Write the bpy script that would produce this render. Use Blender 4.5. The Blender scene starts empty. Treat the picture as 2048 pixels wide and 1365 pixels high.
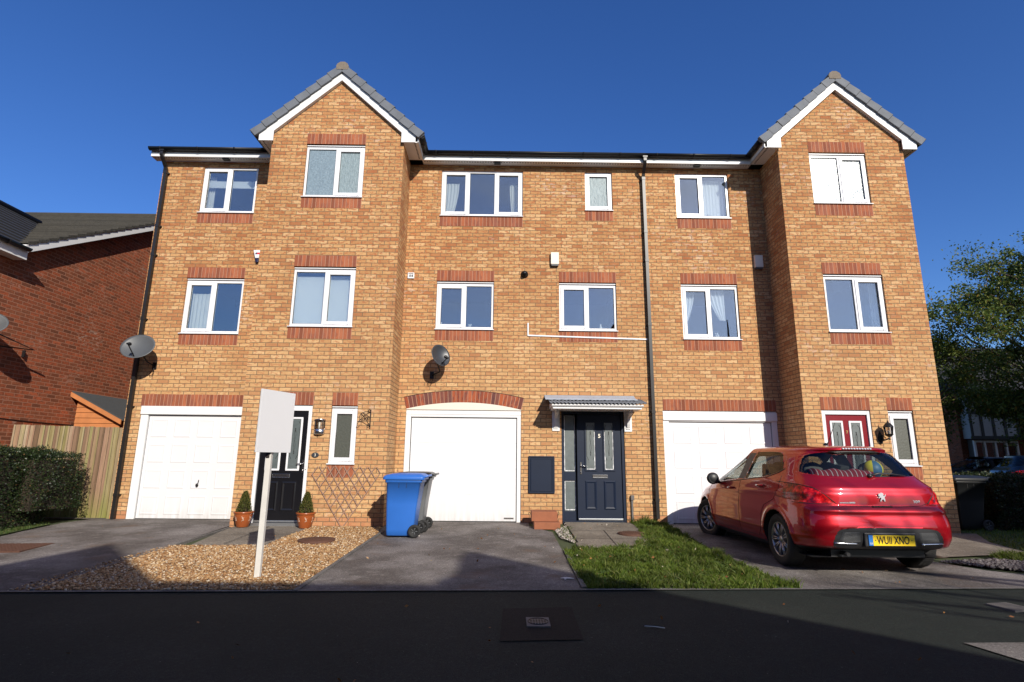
import bpy, bmesh, math, random
import numpy as np
from mathutils import Vector, Matrix, noise
R = math.radians
random.seed(7); rng = np.random.default_rng(7)
SC = bpy.context.scene
COL = SC.collection

# ------------------------------------------------------------------ camera, sky, sun, exposure
cam_d = bpy.data.cameras.new('camera'); cam = bpy.data.objects.new('camera', cam_d); COL.objects.link(cam)
SC.camera = cam
cam_d.sensor_width = 36; cam_d.lens = 36 * 1104.48 / 2048
cam_d.clip_start = 0.05; cam_d.clip_end = 3000
cam.location = (0, -11.1597, 1.2)
yaw, pitch, roll = .0071, .2105, .0100
fw = Vector((math.sin(yaw) * math.cos(pitch), math.cos(yaw) * math.cos(pitch), math.sin(pitch)))
rt0 = Vector((math.cos(yaw), -math.sin(yaw), 0)); up0 = rt0.cross(fw)
rt = rt0 * math.cos(roll) + up0 * math.sin(roll)
up = up0 * math.cos(roll) - rt0 * math.sin(roll)
cam.matrix_world = Matrix(((rt.x, up.x, -fw.x, 0), (rt.y, up.y, -fw.y, -11.1597), (rt.z, up.z, -fw.z, 1.2), (0, 0, 0, 1)))

SUN_EL, SUN_AZ = R(28), R(23.3)          # azimuth from the facade normal (-y) towards +x
sdir = Vector((math.sin(SUN_AZ) * math.cos(SUN_EL), -math.cos(SUN_AZ) * math.cos(SUN_EL), math.sin(SUN_EL)))
world = bpy.data.worlds.new('World'); SC.world = world; world.use_nodes = True
wn = world.node_tree; bg = wn.nodes['Background']
sky = wn.nodes.new('ShaderNodeTexSky'); sky.sky_type = 'NISHITA'; sky.sun_disc = False
sky.sun_elevation = SUN_EL; sky.sun_rotation = math.atan2(sdir.x, sdir.y)
sky.air_density = 1.0; sky.dust_density = 0.35; sky.ozone_density = 6.0; sky.altitude = 0
bg.inputs[1].default_value = 0.115
hs = wn.nodes.new('ShaderNodeHueSaturation'); hs.inputs['Saturation'].default_value = 1.16; hs.inputs['Hue'].default_value = .513
wn.links.new(sky.outputs[0], hs.inputs['Color'])
# thin high cloud in the half of the sky behind the photographer
tc = wn.nodes.new('ShaderNodeTexCoord'); sp = wn.nodes.new('ShaderNodeSeparateXYZ'); wn.links.new(tc.outputs['Generated'], sp.inputs[0])
mpw = wn.nodes.new('ShaderNodeMapping'); mpw.inputs['Scale'].default_value = (1.2, 2.2, 5.5); mpw.inputs['Rotation'].default_value = (0, R(14), 0); wn.links.new(tc.outputs['Generated'], mpw.inputs[0])
cnz = wn.nodes.new('ShaderNodeTexNoise'); cnz.inputs['Scale'].default_value = 2.4; cnz.inputs['Detail'].default_value = 8; cnz.inputs['Roughness'].default_value = .62; wn.links.new(mpw.outputs[0], cnz.inputs[0])
crm = wn.nodes.new('ShaderNodeValToRGB'); crm.color_ramp.elements[0].position = .42; crm.color_ramp.elements[0].color = (.26, .26, .26, 1); crm.color_ramp.elements[1].position = .72; crm.color_ramp.elements[1].color = (.6, .6, .6, 1); wn.links.new(cnz.outputs[0], crm.inputs[0])
msk = wn.nodes.new('ShaderNodeMapRange'); msk.inputs['From Min'].default_value = .1; msk.inputs['From Max'].default_value = -.45; wn.links.new(sp.outputs[1], msk.inputs[0])
mul = wn.nodes.new('ShaderNodeMath'); mul.operation = 'MULTIPLY'; wn.links.new(crm.outputs[0], mul.inputs[0]); wn.links.new(msk.outputs[0], mul.inputs[1])
msx = wn.nodes.new('ShaderNodeMapRange'); msx.inputs['From Min'].default_value = -.75; msx.inputs['From Max'].default_value = .25; msx.inputs['To Min'].default_value = .12; wn.links.new(sp.outputs[0], msx.inputs[0])
mu2 = wn.nodes.new('ShaderNodeMath'); mu2.operation = 'MULTIPLY'; wn.links.new(mul.outputs[0], mu2.inputs[0]); wn.links.new(msx.outputs[0], mu2.inputs[1]); mul = mu2
cmx = wn.nodes.new('ShaderNodeMix'); cmx.data_type = 'RGBA'; cmx.inputs[7].default_value = (4.6, 5.0, 5.2, 1)
wn.links.new(mul.outputs[0], cmx.inputs[0]); wn.links.new(hs.outputs[0], cmx.inputs[6]); wn.links.new(cmx.outputs[2], bg.inputs[0])
sl = bpy.data.lights.new('sun', 'SUN'); sl.energy = 4.6; sl.angle = R(0.5); sl.color = (1.0, .93, .82)
so = bpy.data.objects.new('sun', sl); COL.objects.link(so)
so.rotation_euler = (-sdir).to_track_quat('-Z', 'Y').to_euler(); so.location = sdir * 60
SC.view_settings.view_transform = 'Standard'; SC.view_settings.look = 'None'
SC.view_settings.exposure = 0.35; SC.view_settings.gamma = 1

# ------------------------------------------------------------------ materials
MATS = {}
class NT:
    def __init__(s, name):
        s.m = bpy.data.materials.new(name); s.m.use_nodes = True
        s.t = s.m.node_tree; s.b = s.t.nodes['Principled BSDF']; s.out = s.t.nodes['Material Output']
        MATS[name] = s.m
    def n(s, typ, **k):
        x = s.t.nodes.new('ShaderNode' + typ)
        for a, v in k.items():
            if a.startswith('i_'): x.inputs[a[2:].replace('_', ' ')].default_value = v
            else: setattr(x, a, v)
        return x
    def l(s, a, b): s.t.links.new(a, b)
    def ramp(s, fac, stops, interp='LINEAR'):
        r = s.n('ValToRGB'); r.color_ramp.interpolation = interp
        while len(r.color_ramp.elements) < len(stops): r.color_ramp.elements.new(.5)
        for e, (p, c) in zip(r.color_ramp.elements, stops):
            e.position = p; e.color = (*c, 1) if len(c) == 3 else c
        s.l(fac, r.inputs[0]); return r.outputs[0]
    def mix(s, fac, a, b, typ='MIX'):
        x = s.n('Mix', data_type='RGBA', blend_type=typ)
        for i, v in ((0, fac), (6, a), (7, b)):
            if hasattr(v, 'node'): s.l(v, x.inputs[i])
            else: x.inputs[i].default_value = v if i == 0 else ((*v, 1) if len(v) == 3 else v)
        return x.outputs[2]
    def math(s, op, a, b=None, c=None):
        x = s.n('Math', operation=op)
        for i, v in enumerate((a, b, c)):
            if v is None: continue
            if hasattr(v, 'node'): s.l(v, x.inputs[i])
            else: x.inputs[i].default_value = v
        return x.outputs[0]
    def noise(s, scale, detail=4, vec=None, rough=.55):
        x = s.n('TexNoise'); x.inputs['Scale'].default_value = scale; x.inputs['Detail'].default_value = detail
        x.inputs['Roughness'].default_value = rough
        if vec is not None: s.l(vec, x.inputs['Vector'])
        return x.outputs[0]
    def obj(s):
        return s.n('NewGeometry').outputs['Position']
    def bump(s, h, strength=.3, dist=.01):
        x = s.n('Bump'); x.inputs['Strength'].default_value = strength; x.inputs['Distance'].default_value = dist
        s.l(h, x.inputs['Height']); s.l(x.outputs[0], s.b.inputs['Normal'])
    def base(s, c):
        if hasattr(c, 'node'): s.l(c, s.b.inputs['Base Color'])
        else: s.b.inputs['Base Color'].default_value = (*c, 1)
    def rough(s, v):
        if hasattr(v, 'node'): s.l(v, s.b.inputs['Roughness'])
        else: s.b.inputs['Roughness'].default_value = v
def simple(name, c, rough=.5, metal=0, var=.12, nscale=6, spec=.5, bump=0, bscale=80, coat=0):
    m = NT(name); p = m.obj()
    n = m.noise(nscale, 5, p)
    m.base(m.mix(n, tuple(x * (1 - var) for x in c), tuple(min(1, x * (1 + var)) for x in c)))
    m.rough(rough); m.b.inputs['Metallic'].default_value = metal
    m.b.inputs['Specular IOR Level'].default_value = spec
    m.b.inputs['Coat Weight'].default_value = coat
    if bump: m.bump(m.noise(bscale, 4, p), bump, .004)
    return m.m

def brick_mat(name, cols, mortar, blotch, bw=.225, rh=.0773, soldier=False, stain=None):
    m = NT(name); uv = m.n('UVMap').outputs[0]
    # a little wobble so that the courses are not ruler straight
    wob = m.n('TexNoise'); wob.inputs['Scale'].default_value = 2.2; m.l(uv, wob.inputs['Vector'])
    wv = m.n('VectorMath', operation='MULTIPLY_ADD'); m.l(wob.outputs[1], wv.inputs[0])
    wv.inputs[1].default_value = (.008, .006, 0); m.l(uv, wv.inputs[2])
    bt = m.n('TexBrick'); m.l(wv.outputs[0], bt.inputs['Vector'])
    bt.inputs['Scale'].default_value = 1; bt.inputs['Color1'].default_value = (0, 0, 0, 1); bt.inputs['Color2'].default_value = (1, 1, 1, 1)
    bt.inputs['Mortar Size'].default_value = .0072 if not soldier else .006; bt.inputs['Mortar Smooth'].default_value = .25
    bt.inputs['Brick Width'].default_value = bw; bt.inputs['Row Height'].default_value = rh
    bt.offset = 0.0 if soldier else .5
    bt.inputs['Mortar'].default_value = (.5, .5, .5, 1)
    tint = m.ramp(bt.outputs[0], cols)
    mp = m.n('Mapping'); mp.inputs['Scale'].default_value = (1, 2.2, 1) if not soldier else (2, .7, 1); m.l(uv, mp.inputs[0])
    n1 = m.noise(12 if not soldier else 9, 2, mp.outputs[0]); f1 = m.ramp(n1, [(.50, (0, 0, 0)), (.60, (1, 1, 1))])
    c = m.mix(m.math('MULTIPLY', f1, .78), tint, blotch)
    n2 = m.noise(46, 4, uv, .7); c = m.mix(.22, c, m.ramp(n2, [(.3, (.25, .25, .25)), (.7, (1, 1, 1))]), 'MULTIPLY')
    n3 = m.noise(.45, 4, uv); c = m.mix(.35, c, m.ramp(n3, [(.35, (.72, .66, .62)), (.6, (1, 1, 1))]), 'MULTIPLY')
    mps = m.n('Mapping'); mps.inputs['Scale'].default_value = (5, .45, 1); m.l(uv, mps.inputs[0]); n6 = m.noise(1.4, 4, mps.outputs[0]); c = m.mix(.22, c, m.ramp(n6, [(.35, (.6, .56, .54)), (.55, (1, 1, 1))]), 'MULTIPLY')
    # pale lime bloom on a few bricks
    if not soldier:
        n4 = m.noise(.8, 2, uv); n5 = m.noise(7, 2, mp.outputs[0])
        f = m.math('MULTIPLY', m.ramp(n4, [(.55, (0, 0, 0)), (.68, (1, 1, 1))]), m.ramp(n5, [(.55, (0, 0, 0)), (.62, (1, 1, 1))]))
        c = m.mix(m.math('MULTIPLY', f, .45), c, (.62, .5, .42))
    if name == 'buff_brick':
        sx = m.n('SeparateXYZ'); m.l(uv, sx.inputs[0])
        zz = m.math('ADD', sx.outputs[1], m.math('MULTIPLY', m.noise(.9, 3, uv), 1.2))
        c = m.mix(m.ramp(m.math('MULTIPLY', zz, .1), [(.30, (.50, .50, .50)), (.42, (.22, .22, .22)), (.62, (0, 0, 0))]), c, m.mix(.5, c, (.62, .42, .215)))
        c = m.mix(m.math('MULTIPLY', m.math('LESS_THAN', sx.outputs[1], .155), .55), c, (.42, .17, .09))
    mcol = m.mix(m.noise(1.1, 3, uv), tuple(x * .8 for x in mortar), mortar)
    c = m.mix(bt.outputs[1], c, mcol)
    m.base(c); m.rough(.9); m.b.inputs['Specular IOR Level'].default_value = .2
    h = m.math('SUBTRACT', m.math('MULTIPLY', n2, .35), bt.outputs[1]); m.bump(h, .55, .008)
    return m.m
brick_mat('buff_brick', [(0, (.37, .15, .062)), (.12, (.45, .22, .09)), (.4, (.51, .28, .118)), (.75, (.56, .325, .145)), (1, (.63, .405, .205))], (.19, .13, .075), (.38, .125, .05))
brick_mat('red_soldier', [(0, (.22, .075, .042)), (.35, (.31, .10, .052)), (.6, (.40, .13, .062)), (.8, (.27, .10, .065)), (1, (.44, .155, .075))], (.44, .235, .15), (.22, .08, .055), bw=.0765, rh=3.0, soldier=True)
brick_mat('arch_brick', [(0, (.10, .05, .05)), (.25, (.30, .075, .035)), (.5, (.42, .11, .045)), (.7, (.13, .065, .06)), (1, (.48, .13, .055))], (.42, .24, .16), (.16, .06, .05), bw=.0765, rh=3.0, soldier=True)
brick_mat('red_brick', [(0, (.15, .055, .03)), (.3, (.27, .075, .033)), (.6, (.38, .095, .04)), (.85, (.24, .085, .042)), (1, (.44, .11, .047))], (.34, .16, .10), (.19, .065, .035))

simple('upvc', (.70, .70, .715), .3, var=.03, spec=.5)
simple('white_paint', (.70, .70, .70), .45, var=.05)
simple('cream_panel', (.68, .62, .53), .5, var=.04)
m = NT('garage_white'); p = m.obj(); sx = m.n('SeparateXYZ'); m.l(p, sx.inputs[0]); mp = m.n('Mapping'); mp.inputs['Scale'].default_value = (9, 9, .8); m.l(p, mp.inputs[0]); nz = m.noise(1.6, 5, mp.outputs[0])
dirt = m.math('MULTIPLY', m.ramp(sx.outputs[2], [(.0, (1, 1, 1)), (.22, (.25, .25, .25)), (.6, (0, 0, 0))]), m.ramp(nz, [(.35, (0, 0, 0)), (.7, (1, 1, 1))]))
c = m.mix(m.noise(1.5, 4, p), (.64, .64, .655), (.70, .70, .715)); m.base(m.mix(m.math('MULTIPLY', dirt, .5), c, (.34, .31, .27))); m.rough(.4)
simple('black_plastic', (.010, .010, .011), .4, var=.2, spec=.35)
simple('pipe_plastic', (.016, .015, .015), .36, var=.2, spec=.45)
simple('dark_line', (.015, .014, .013), .8)
simple('slate_tile', (.12, .13, .148), .75, var=.35, nscale=5, bump=.4)
simple('mortar', (.17, .14, .11), .95, var=.35, nscale=20, bump=.8, bscale=50)
simple('lead', (.30, .33, .38), .55, var=.25, nscale=4)
simple('steel', (.55, .55, .55), .25, metal=1, var=.1)
simple('galvanised', (.50, .52, .54), .35, metal=.9, var=.15)
simple('navy_paint', (.006, .0125, .031), .5, spec=.3, var=.2, nscale=3)
simple('black_paint', (.006, .006, .008), .3, var=.2)
simple('red_paint', (.19, .004, .012), .3, var=.1)
simple('gold', (.75, .52, .22), .3, metal=1)
simple('dish_grey', (.035, .038, .044), .4, var=.15)
simple('dish_light', (.075, .08, .085), .5, var=.15)
simple('iron', (.02, .012, .010), .6, var=.3)
simple('terracotta', (.28, .07, .018), .28, var=.25, nscale=7, spec=.6)
simple('glaze_cream', (.62, .5, .38), .4)
simple('soil', (.03, .02, .012), .95, var=.4, nscale=30)
simple('rubber', (.012, .012, .012), .75, var=.2, bump=.3, bscale=60)
simple('alloy', (.36, .36, .38), .3, metal=.85, var=.08)
simple('interior_grey', (.10, .095, .09), .9, var=.2)
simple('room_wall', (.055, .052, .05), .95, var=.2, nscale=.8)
simple('bin_blue', (.022, .125, .46), .42, var=.12, nscale=3, bump=.15, bscale=150)
simple('bin_black', (.014, .015, .016), .38, var=.2, nscale=3)
simple('bin_grey', (.12, .125, .13), .4, var=.15, nscale=3)
simple('board_white', (.64, .64, .65), .5, var=.02)
simple('post_wood', (.56, .54, .50), .7, var=.12, nscale=12)
simple('box_wood', (.27, .095, .045), .85, var=.25, nscale=9, bump=.3)
simple('rust_iron', (.085, .035, .02), .8, var=.35, nscale=18, bump=.6, bscale=90)
simple('grey_cover', (.12, .11, .105), .75, var=.25, nscale=15, bump=.4)
simple('felt', (.045, .05, .052), .9, var=.2, nscale=10)
simple('shed_wood', (.42, .155, .05), .75, var=.3, nscale=6)
simple('ball_blue', (.05, .14, .26), .5); simple('ball_yellow', (.75, .62, .04), .5)
simple('chrome', (.8, .8, .82), .12, metal=1, var=.03)
simple('car_black', (.018, .018, .02), .45, var=.15)
simple('plate_yellow', (.88, .60, .01), .4, var=.03); simple('plate_blue', (.02, .16, .50), .4)
m = NT('lens_red'); p = m.obj(); m.base(m.ramp(m.noise(19, 3, p), [(.36, (.10, .001, .006)), (.48, (.34, .002, .004)), (.58, (.62, .006, .008)), (.72, (.80, .05, .05))])); m.rough(.25); m.b.inputs['Coat Weight'].default_value = .15
simple('trellis_wood', (.27, .165, .12), .85, var=.2)
simple('chrome_paint', (.55, .55, .57), .35, metal=.3, var=.05)
simple('lens_clear', (.55, .55, .6), .1, var=.3, nscale=30, coat=.5)
simple('bulb', (.8, .78, .7), .3)
simple('shaded_render', (.42, .42, .42), .9, var=.08)  # white render toned down to grey, its shade put into the colour
simple('timber_black', (.008, .008, .009), .6)
simple('bark', (.085, .06, .042), .95, var=.35, nscale=12, bump=.8, bscale=30)
simple('net', (.72, .72, .74), .9, var=.06, nscale=40)
simple('curtain', (.70, .68, .62), .9, var=.08, nscale=6)
simple('blind', (.70, .70, .69), .9, var=.04)
simple('alarm_red', (.6, .02, .04), .4); simple('alarm_blue', (.01, .012, .05), .4)
simple('putty', (.78, .72, .60), .6)

def paint(name, c, flake=True, rough=.28):
    m = NT(name); m.base(c); m.rough(rough); m.b.inputs['Metallic'].default_value = .5; m.b.inputs['Specular IOR Level'].default_value = .3
    m.b.inputs['Coat Weight'].default_value = 1; m.b.inputs['Coat Roughness'].default_value = .04
    n = m.noise(2.5, 3, m.obj()); m.base(m.mix(n, tuple(x * .93 for x in c), c))
    return m.m
paint('car_red', (.36, .003, .011), rough=.36); paint('car_navy', (.012, .018, .03)); paint('car_grey', (.03, .034, .042))

def glass_mat(name, tint, refl=.1, rough=.0, fm=1.3):
    m = NT(name); t = m.t; t.nodes.remove(m.b)
    tr = m.n('BsdfTransparent'); tr.inputs[0].default_value = (*tint, 1)
    gl = m.n('BsdfGlossy'); gl.inputs['Roughness'].default_value = rough; gl.inputs[0].default_value = (1, 1, 1, 1)
    fr = m.n('Fresnel'); fr.inputs[0].default_value = 1.5
    f = m.math('MINIMUM', m.math('ADD', m.math('MULTIPLY', fr.outputs[0], fm), refl), 1.0)
    bp = m.n('Bump'); bp.inputs['Strength'].default_value = .04; bp.inputs['Distance'].default_value = .01
    m.l(m.noise(1.6, 2, m.obj()), bp.inputs['Height']); m.l(bp.outputs[0], gl.inputs['Normal'])
    mx = m.n('MixShader'); m.l(f, mx.inputs[0]); m.l(tr.outputs[0], mx.inputs[1]); m.l(gl.outputs[0], mx.inputs[2])
    m.l(mx.outputs[0], m.out.inputs[0]); return m.m
glass_mat('window_glass', (.88, .92, .93), .15)
glass_mat('car_glass', (.80, .88, .85), .0, fm=.7)
glass_mat('car_glass_dark', (.66, .72, .72), .01, fm=.8)
glass_mat('lamp_glass', (.85, .85, .85), .05)
def frosted(name, c, rough, bs, bstr, scale=(1, 1, 1)):
    m = NT(name); p = m.obj(); mp = m.n('Mapping'); mp.inputs['Scale'].default_value = scale; m.l(p, mp.inputs[0])
    m.base(m.mix(m.noise(bs, 3, mp.outputs[0]), tuple(x * .6 for x in c), tuple(min(1, x * 1.35) for x in c)))
    m.rough(rough); m.b.inputs['Specular IOR Level'].default_value = .9; m.b.inputs['Coat Weight'].default_value = .6; m.b.inputs['Coat Roughness'].default_value = .15
    m.bump(m.noise(bs, 3, mp.outputs[0]), bstr, .01); return m.m
frosted('obscure_glass', (.19, .25, .28), .28, 28, .8)
frosted('leafy_glass', (.20, .26, .28), .5, 26, 1.0, (1, 1, .45))
MATS['leafy_glass'].node_tree.nodes['Principled BSDF'].inputs['Coat Weight'].default_value = 0; MATS['leafy_glass'].node_tree.nodes['Principled BSDF'].inputs['Specular IOR Level'].default_value = .5
frosted('etched_glass', (.085, .105, .105), .45, 12, .1)
frosted('dim_glass', (.055, .06, .045), .5, 30, .3)

def tarmac(name, c, light, fl, patchy=1.0, speck=True):
    m = NT(name); p = m.obj()
    big = m.noise(.9, 5, p, .6); mid = m.noise(5, 4, p); fine = m.noise(260, 2, p)
    col = m.mix(m.math('MULTIPLY', m.ramp(big, [(.42, (0, 0, 0)), (.66, (1, 1, 1))]), patchy), c, light)
    col = m.mix(m.math('MULTIPLY', m.ramp(mid, [(.55, (0, 0, 0)), (.75, (1, 1, 1))]), .4 * patchy), col, tuple(x * 1.4 for x in light))
    col = m.mix(fl, col, m.ramp(fine, [(.35, (.2, .2, .2)), (.7, (1.7, 1.7, 1.7))]), 'MULTIPLY')
    v2 = m.n('TexVoronoi'); v2.inputs['Scale'].default_value = 70; m.l(p, v2.inputs['Vector']); col = m.mix(.55, col, m.ramp(v2.outputs['Color'], [(0, (.45, .45, .45)), (.7, (1, 1, 1)), (1, (2.0, 2.0, 1.95))]), 'MULTIPLY')
    if speck:
        v = m.n('TexVoronoi'); v.inputs['Scale'].default_value = 9; m.l(p, v.inputs['Vector'])
        s = m.math('LESS_THAN', v.outputs['Distance'], .035); col = m.mix(m.math('MULTIPLY', s, .5), col, (.3, .29, .27))
    m.base(col); m.rough(.92); m.b.inputs['Specular IOR Level'].default_value = .25
    m.bump(m.math('ADD', fine, m.math('MULTIPLY', m.noise(90, 3, p), .8)), .9, .006); return m, col
m, col = tarmac('drive_tarmac', (.125, .108, .098), (.27, .245, .23), .75)
p = m.obj(); st = m.ramp(m.noise(1.3, 3, p), [(.60, (0, 0, 0)), (.70, (1, 1, 1))])
m.base(m.mix(m.math('MULTIPLY', st, .35), col, (.17, .095, .05)))
tarmac('road_tarmac', (.0175, .0235, .019), (.028, .0325, .027), .75, .6)
tarmac('patch_tarmac', (.010, .0095, .0095), (.014, .013, .013), .6, .6, False)
tarmac('kerb_concrete', (.14, .13, .12), (.22, .205, .19), .4)
tarmac('slab_concrete', (.17, .145, .115), (.27, .235, .19), .35, 1, False)
tarmac('pale_concrete', (.14, .125, .11), (.22, .20, .18), .5, 1, False)

def island(name, stops, rough=.8, spec=.3, trans=0):
    m = NT(name); g = m.n('NewGeometry'); c = m.ramp(g.outputs['Random Per Island'], stops)
    m.base(c); m.rough(rough); m.b.inputs['Specular IOR Level'].default_value = spec
    if trans:
        tl = m.n('BsdfTranslucent'); m.l(c, tl.inputs[0]); mx = m.n('MixShader'); mx.inputs[0].default_value = trans
        m.l(m.b.outputs[0], mx.inputs[1]); m.l(tl.outputs[0], mx.inputs[2]); m.l(mx.outputs[0], m.out.inputs[0])
    return m.m
island('pebbles', [(0, (.10, .05, .022)), (.25, (.26, .13, .05)), (.55, (.37, .21, .09)), (.8, (.47, .32, .165)), (.93, (.66, .56, .42)), (1, (.16, .13, .10))], .6)
island('slate_chips', [(0, (.05, .045, .045)), (.5, (.10, .085, .085)), (1, (.17, .15, .15))], .6)
island('white_chips', [(0, (.2, .17, .15)), (.5, (.42, .36, .32)), (1, (.6, .55, .5))], .7)
def patchy(name, dark):
    mt = MATS[name]; T = mt.node_tree; b = T.nodes['Principled BSDF']; src = b.inputs['Base Color'].links[0].from_socket
    g = T.nodes.new('ShaderNodeNewGeometry'); nz = T.nodes.new('ShaderNodeTexNoise'); nz.inputs['Scale'].default_value = 2.6; nz.inputs['Detail'].default_value = 5; T.links.new(g.outputs['Position'], nz.inputs[0])
    rp = T.nodes.new('ShaderNodeValToRGB'); rp.color_ramp.elements[0].position = .38; rp.color_ramp.elements[0].color = (*dark, 1); rp.color_ramp.elements[1].position = .62; rp.color_ramp.elements[1].color = (1, 1, 1, 1); T.links.new(nz.outputs[0], rp.inputs[0])
    mx = T.nodes.new('ShaderNodeMix'); mx.data_type = 'RGBA'; mx.blend_type = 'MULTIPLY'; mx.inputs[0].default_value = 1; T.links.new(src, mx.inputs[6]); T.links.new(rp.outputs[0], mx.inputs[7]); T.links.new(mx.outputs[2], b.inputs['Base Color'])
island('grass_blades', [(0, (.05, .085, .008)), (.45, (.095, .155, .014)), (.8, (.16, .215, .03)), (.95, (.19, .22, .05)), (1, (.25, .2, .08))], .6, .3, .3)
patchy('grass_blades', (.62, .58, .7))
island('hedge_leaves', [(0, (.006, .013, .004)), (.5, (.013, .028, .007)), (.85, (.028, .05, .012)), (.97, (.07, .085, .025)), (1, (.16, .08, .03))], .45, .4, .15)
island('tree_leaves', [(0, (.045, .08, .015)), (.5, (.10, .145, .025)), (.8, (.16, .19, .035)), (.95, (.19, .18, .03)), (1, (.28, .15, .03))], .55, .3, .35)
island('conifer_leaves', [(0, (.03, .04, .008)), (.5, (.065, .075, .014)), (1, (.12, .10, .025))], .7, .2, .15)
island('weed_leaves', [(0, (.03, .06, .01)), (.6, (.06, .10, .02)), (1, (.14, .14, .05))], .6, .3, .2)
island('fallen', [(0, (.16, .06, .02)), (.5, (.28, .13, .04)), (.8, (.4, .32, .22)), (1, (.6, .55, .5))], .8)
island('feather', [(0, (.6, .58, .55)), (1, (.7, .68, .66))], .8)

m = NT('gravel_bed'); p = m.obj(); v = m.n('TexVoronoi'); v.inputs['Scale'].default_value = 55; m.l(p, v.inputs['Vector'])
m.base(m.ramp(v.outputs['Color'], [(0, (.12, .065, .03)), (.5, (.30, .17, .075)), (1, (.45, .31, .17))])); m.rough(.9); m.bump(v.outputs['Distance'], 1, .02)
m = NT('lawn_soil'); p = m.obj(); m.base(m.mix(m.noise(14, 5, p), (.02, .03, .006), (.05, .085, .012))); m.rough(.95)
m = NT('ground_mat'); p = m.obj(); m.base(m.mix(m.noise(.6, 5, p), (.035, .05, .015), (.06, .075, .025))); m.rough(.95)
# fence boards: colour per board from island, streaks along z, green at the foot
m = NT('fence_wood'); g = m.n('NewGeometry'); p = g.outputs['Position']
c = m.ramp(g.outputs['Random Per Island'], [(0, (.15, .09, .05)), (.3, (.33, .20, .13)), (.5, (.22, .19, .07)), (.7, (.36, .25, .17)), (.85, (.26, .23, .09)), (1, (.44, .33, .24))])
mp = m.n('Mapping'); mp.inputs['Scale'].default_value = (14, 14, 1.1); m.l(p, mp.inputs[0]); s1 = m.noise(2.2, 6, mp.outputs[0], .7)
c = m.mix(.55, c, m.ramp(s1, [(.3, (.35, .33, .3)), (.65, (1.1, 1.1, 1.1))]), 'MULTIPLY')
sx = m.n('SeparateXYZ'); m.l(p, sx.inputs[0])
gr = m.math('MULTIPLY', m.ramp(m.math('ADD', sx.outputs[2], m.math('MULTIPLY', s1, .9)), [(.35, (1, 1, 1)), (1.0, (0, 0, 0))]), m.ramp(sx.outputs[0], [(0, (1, 1, 1)), (1, (1, 1, 1))]))
c = m.mix(m.math('MULTIPLY', gr, .75), c, (.17, .19, .03)); m.base(c); m.rough(.85); m.bump(s1, .4, .006)
# mossy concrete tiles of the neighbour
m = NT('moss_tile'); p = m.obj(); w = m.n('TexWave', bands_direction='Z'); w.inputs['Scale'].default_value = 1.9; m.l(p, w.inputs[0])
c = m.mix(m.noise(3, 6, p, .7), (.022, .021, .018), (.062, .055, .043)); c = m.mix(.5, c, m.ramp(w.outputs[1], [(0, (.4, .4, .4)), (.3, (1, 1, 1))]), 'MULTIPLY')
m.base(c); m.rough(.95); m.bump(m.noise(14, 4, p), .7, .03)
simple('dark_tile', (.020, .019, .019), .7, var=.3, bump=.3)
simple('brown_tile', (.05, .035, .03), .8, var=.3)
m = NT('plaid'); p = m.obj(); w1 = m.n('TexWave', bands_direction='X'); w1.inputs['Scale'].default_value = 5.2; m.l(p, w1.inputs[0])
m.base(m.mix(m.ramp(w1.outputs[1], [(.93, (0, 0, 0)), (.97, (1, 1, 1))]), (.20, .006, .012), (.4, .38, .4))); m.rough(.9)

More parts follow.
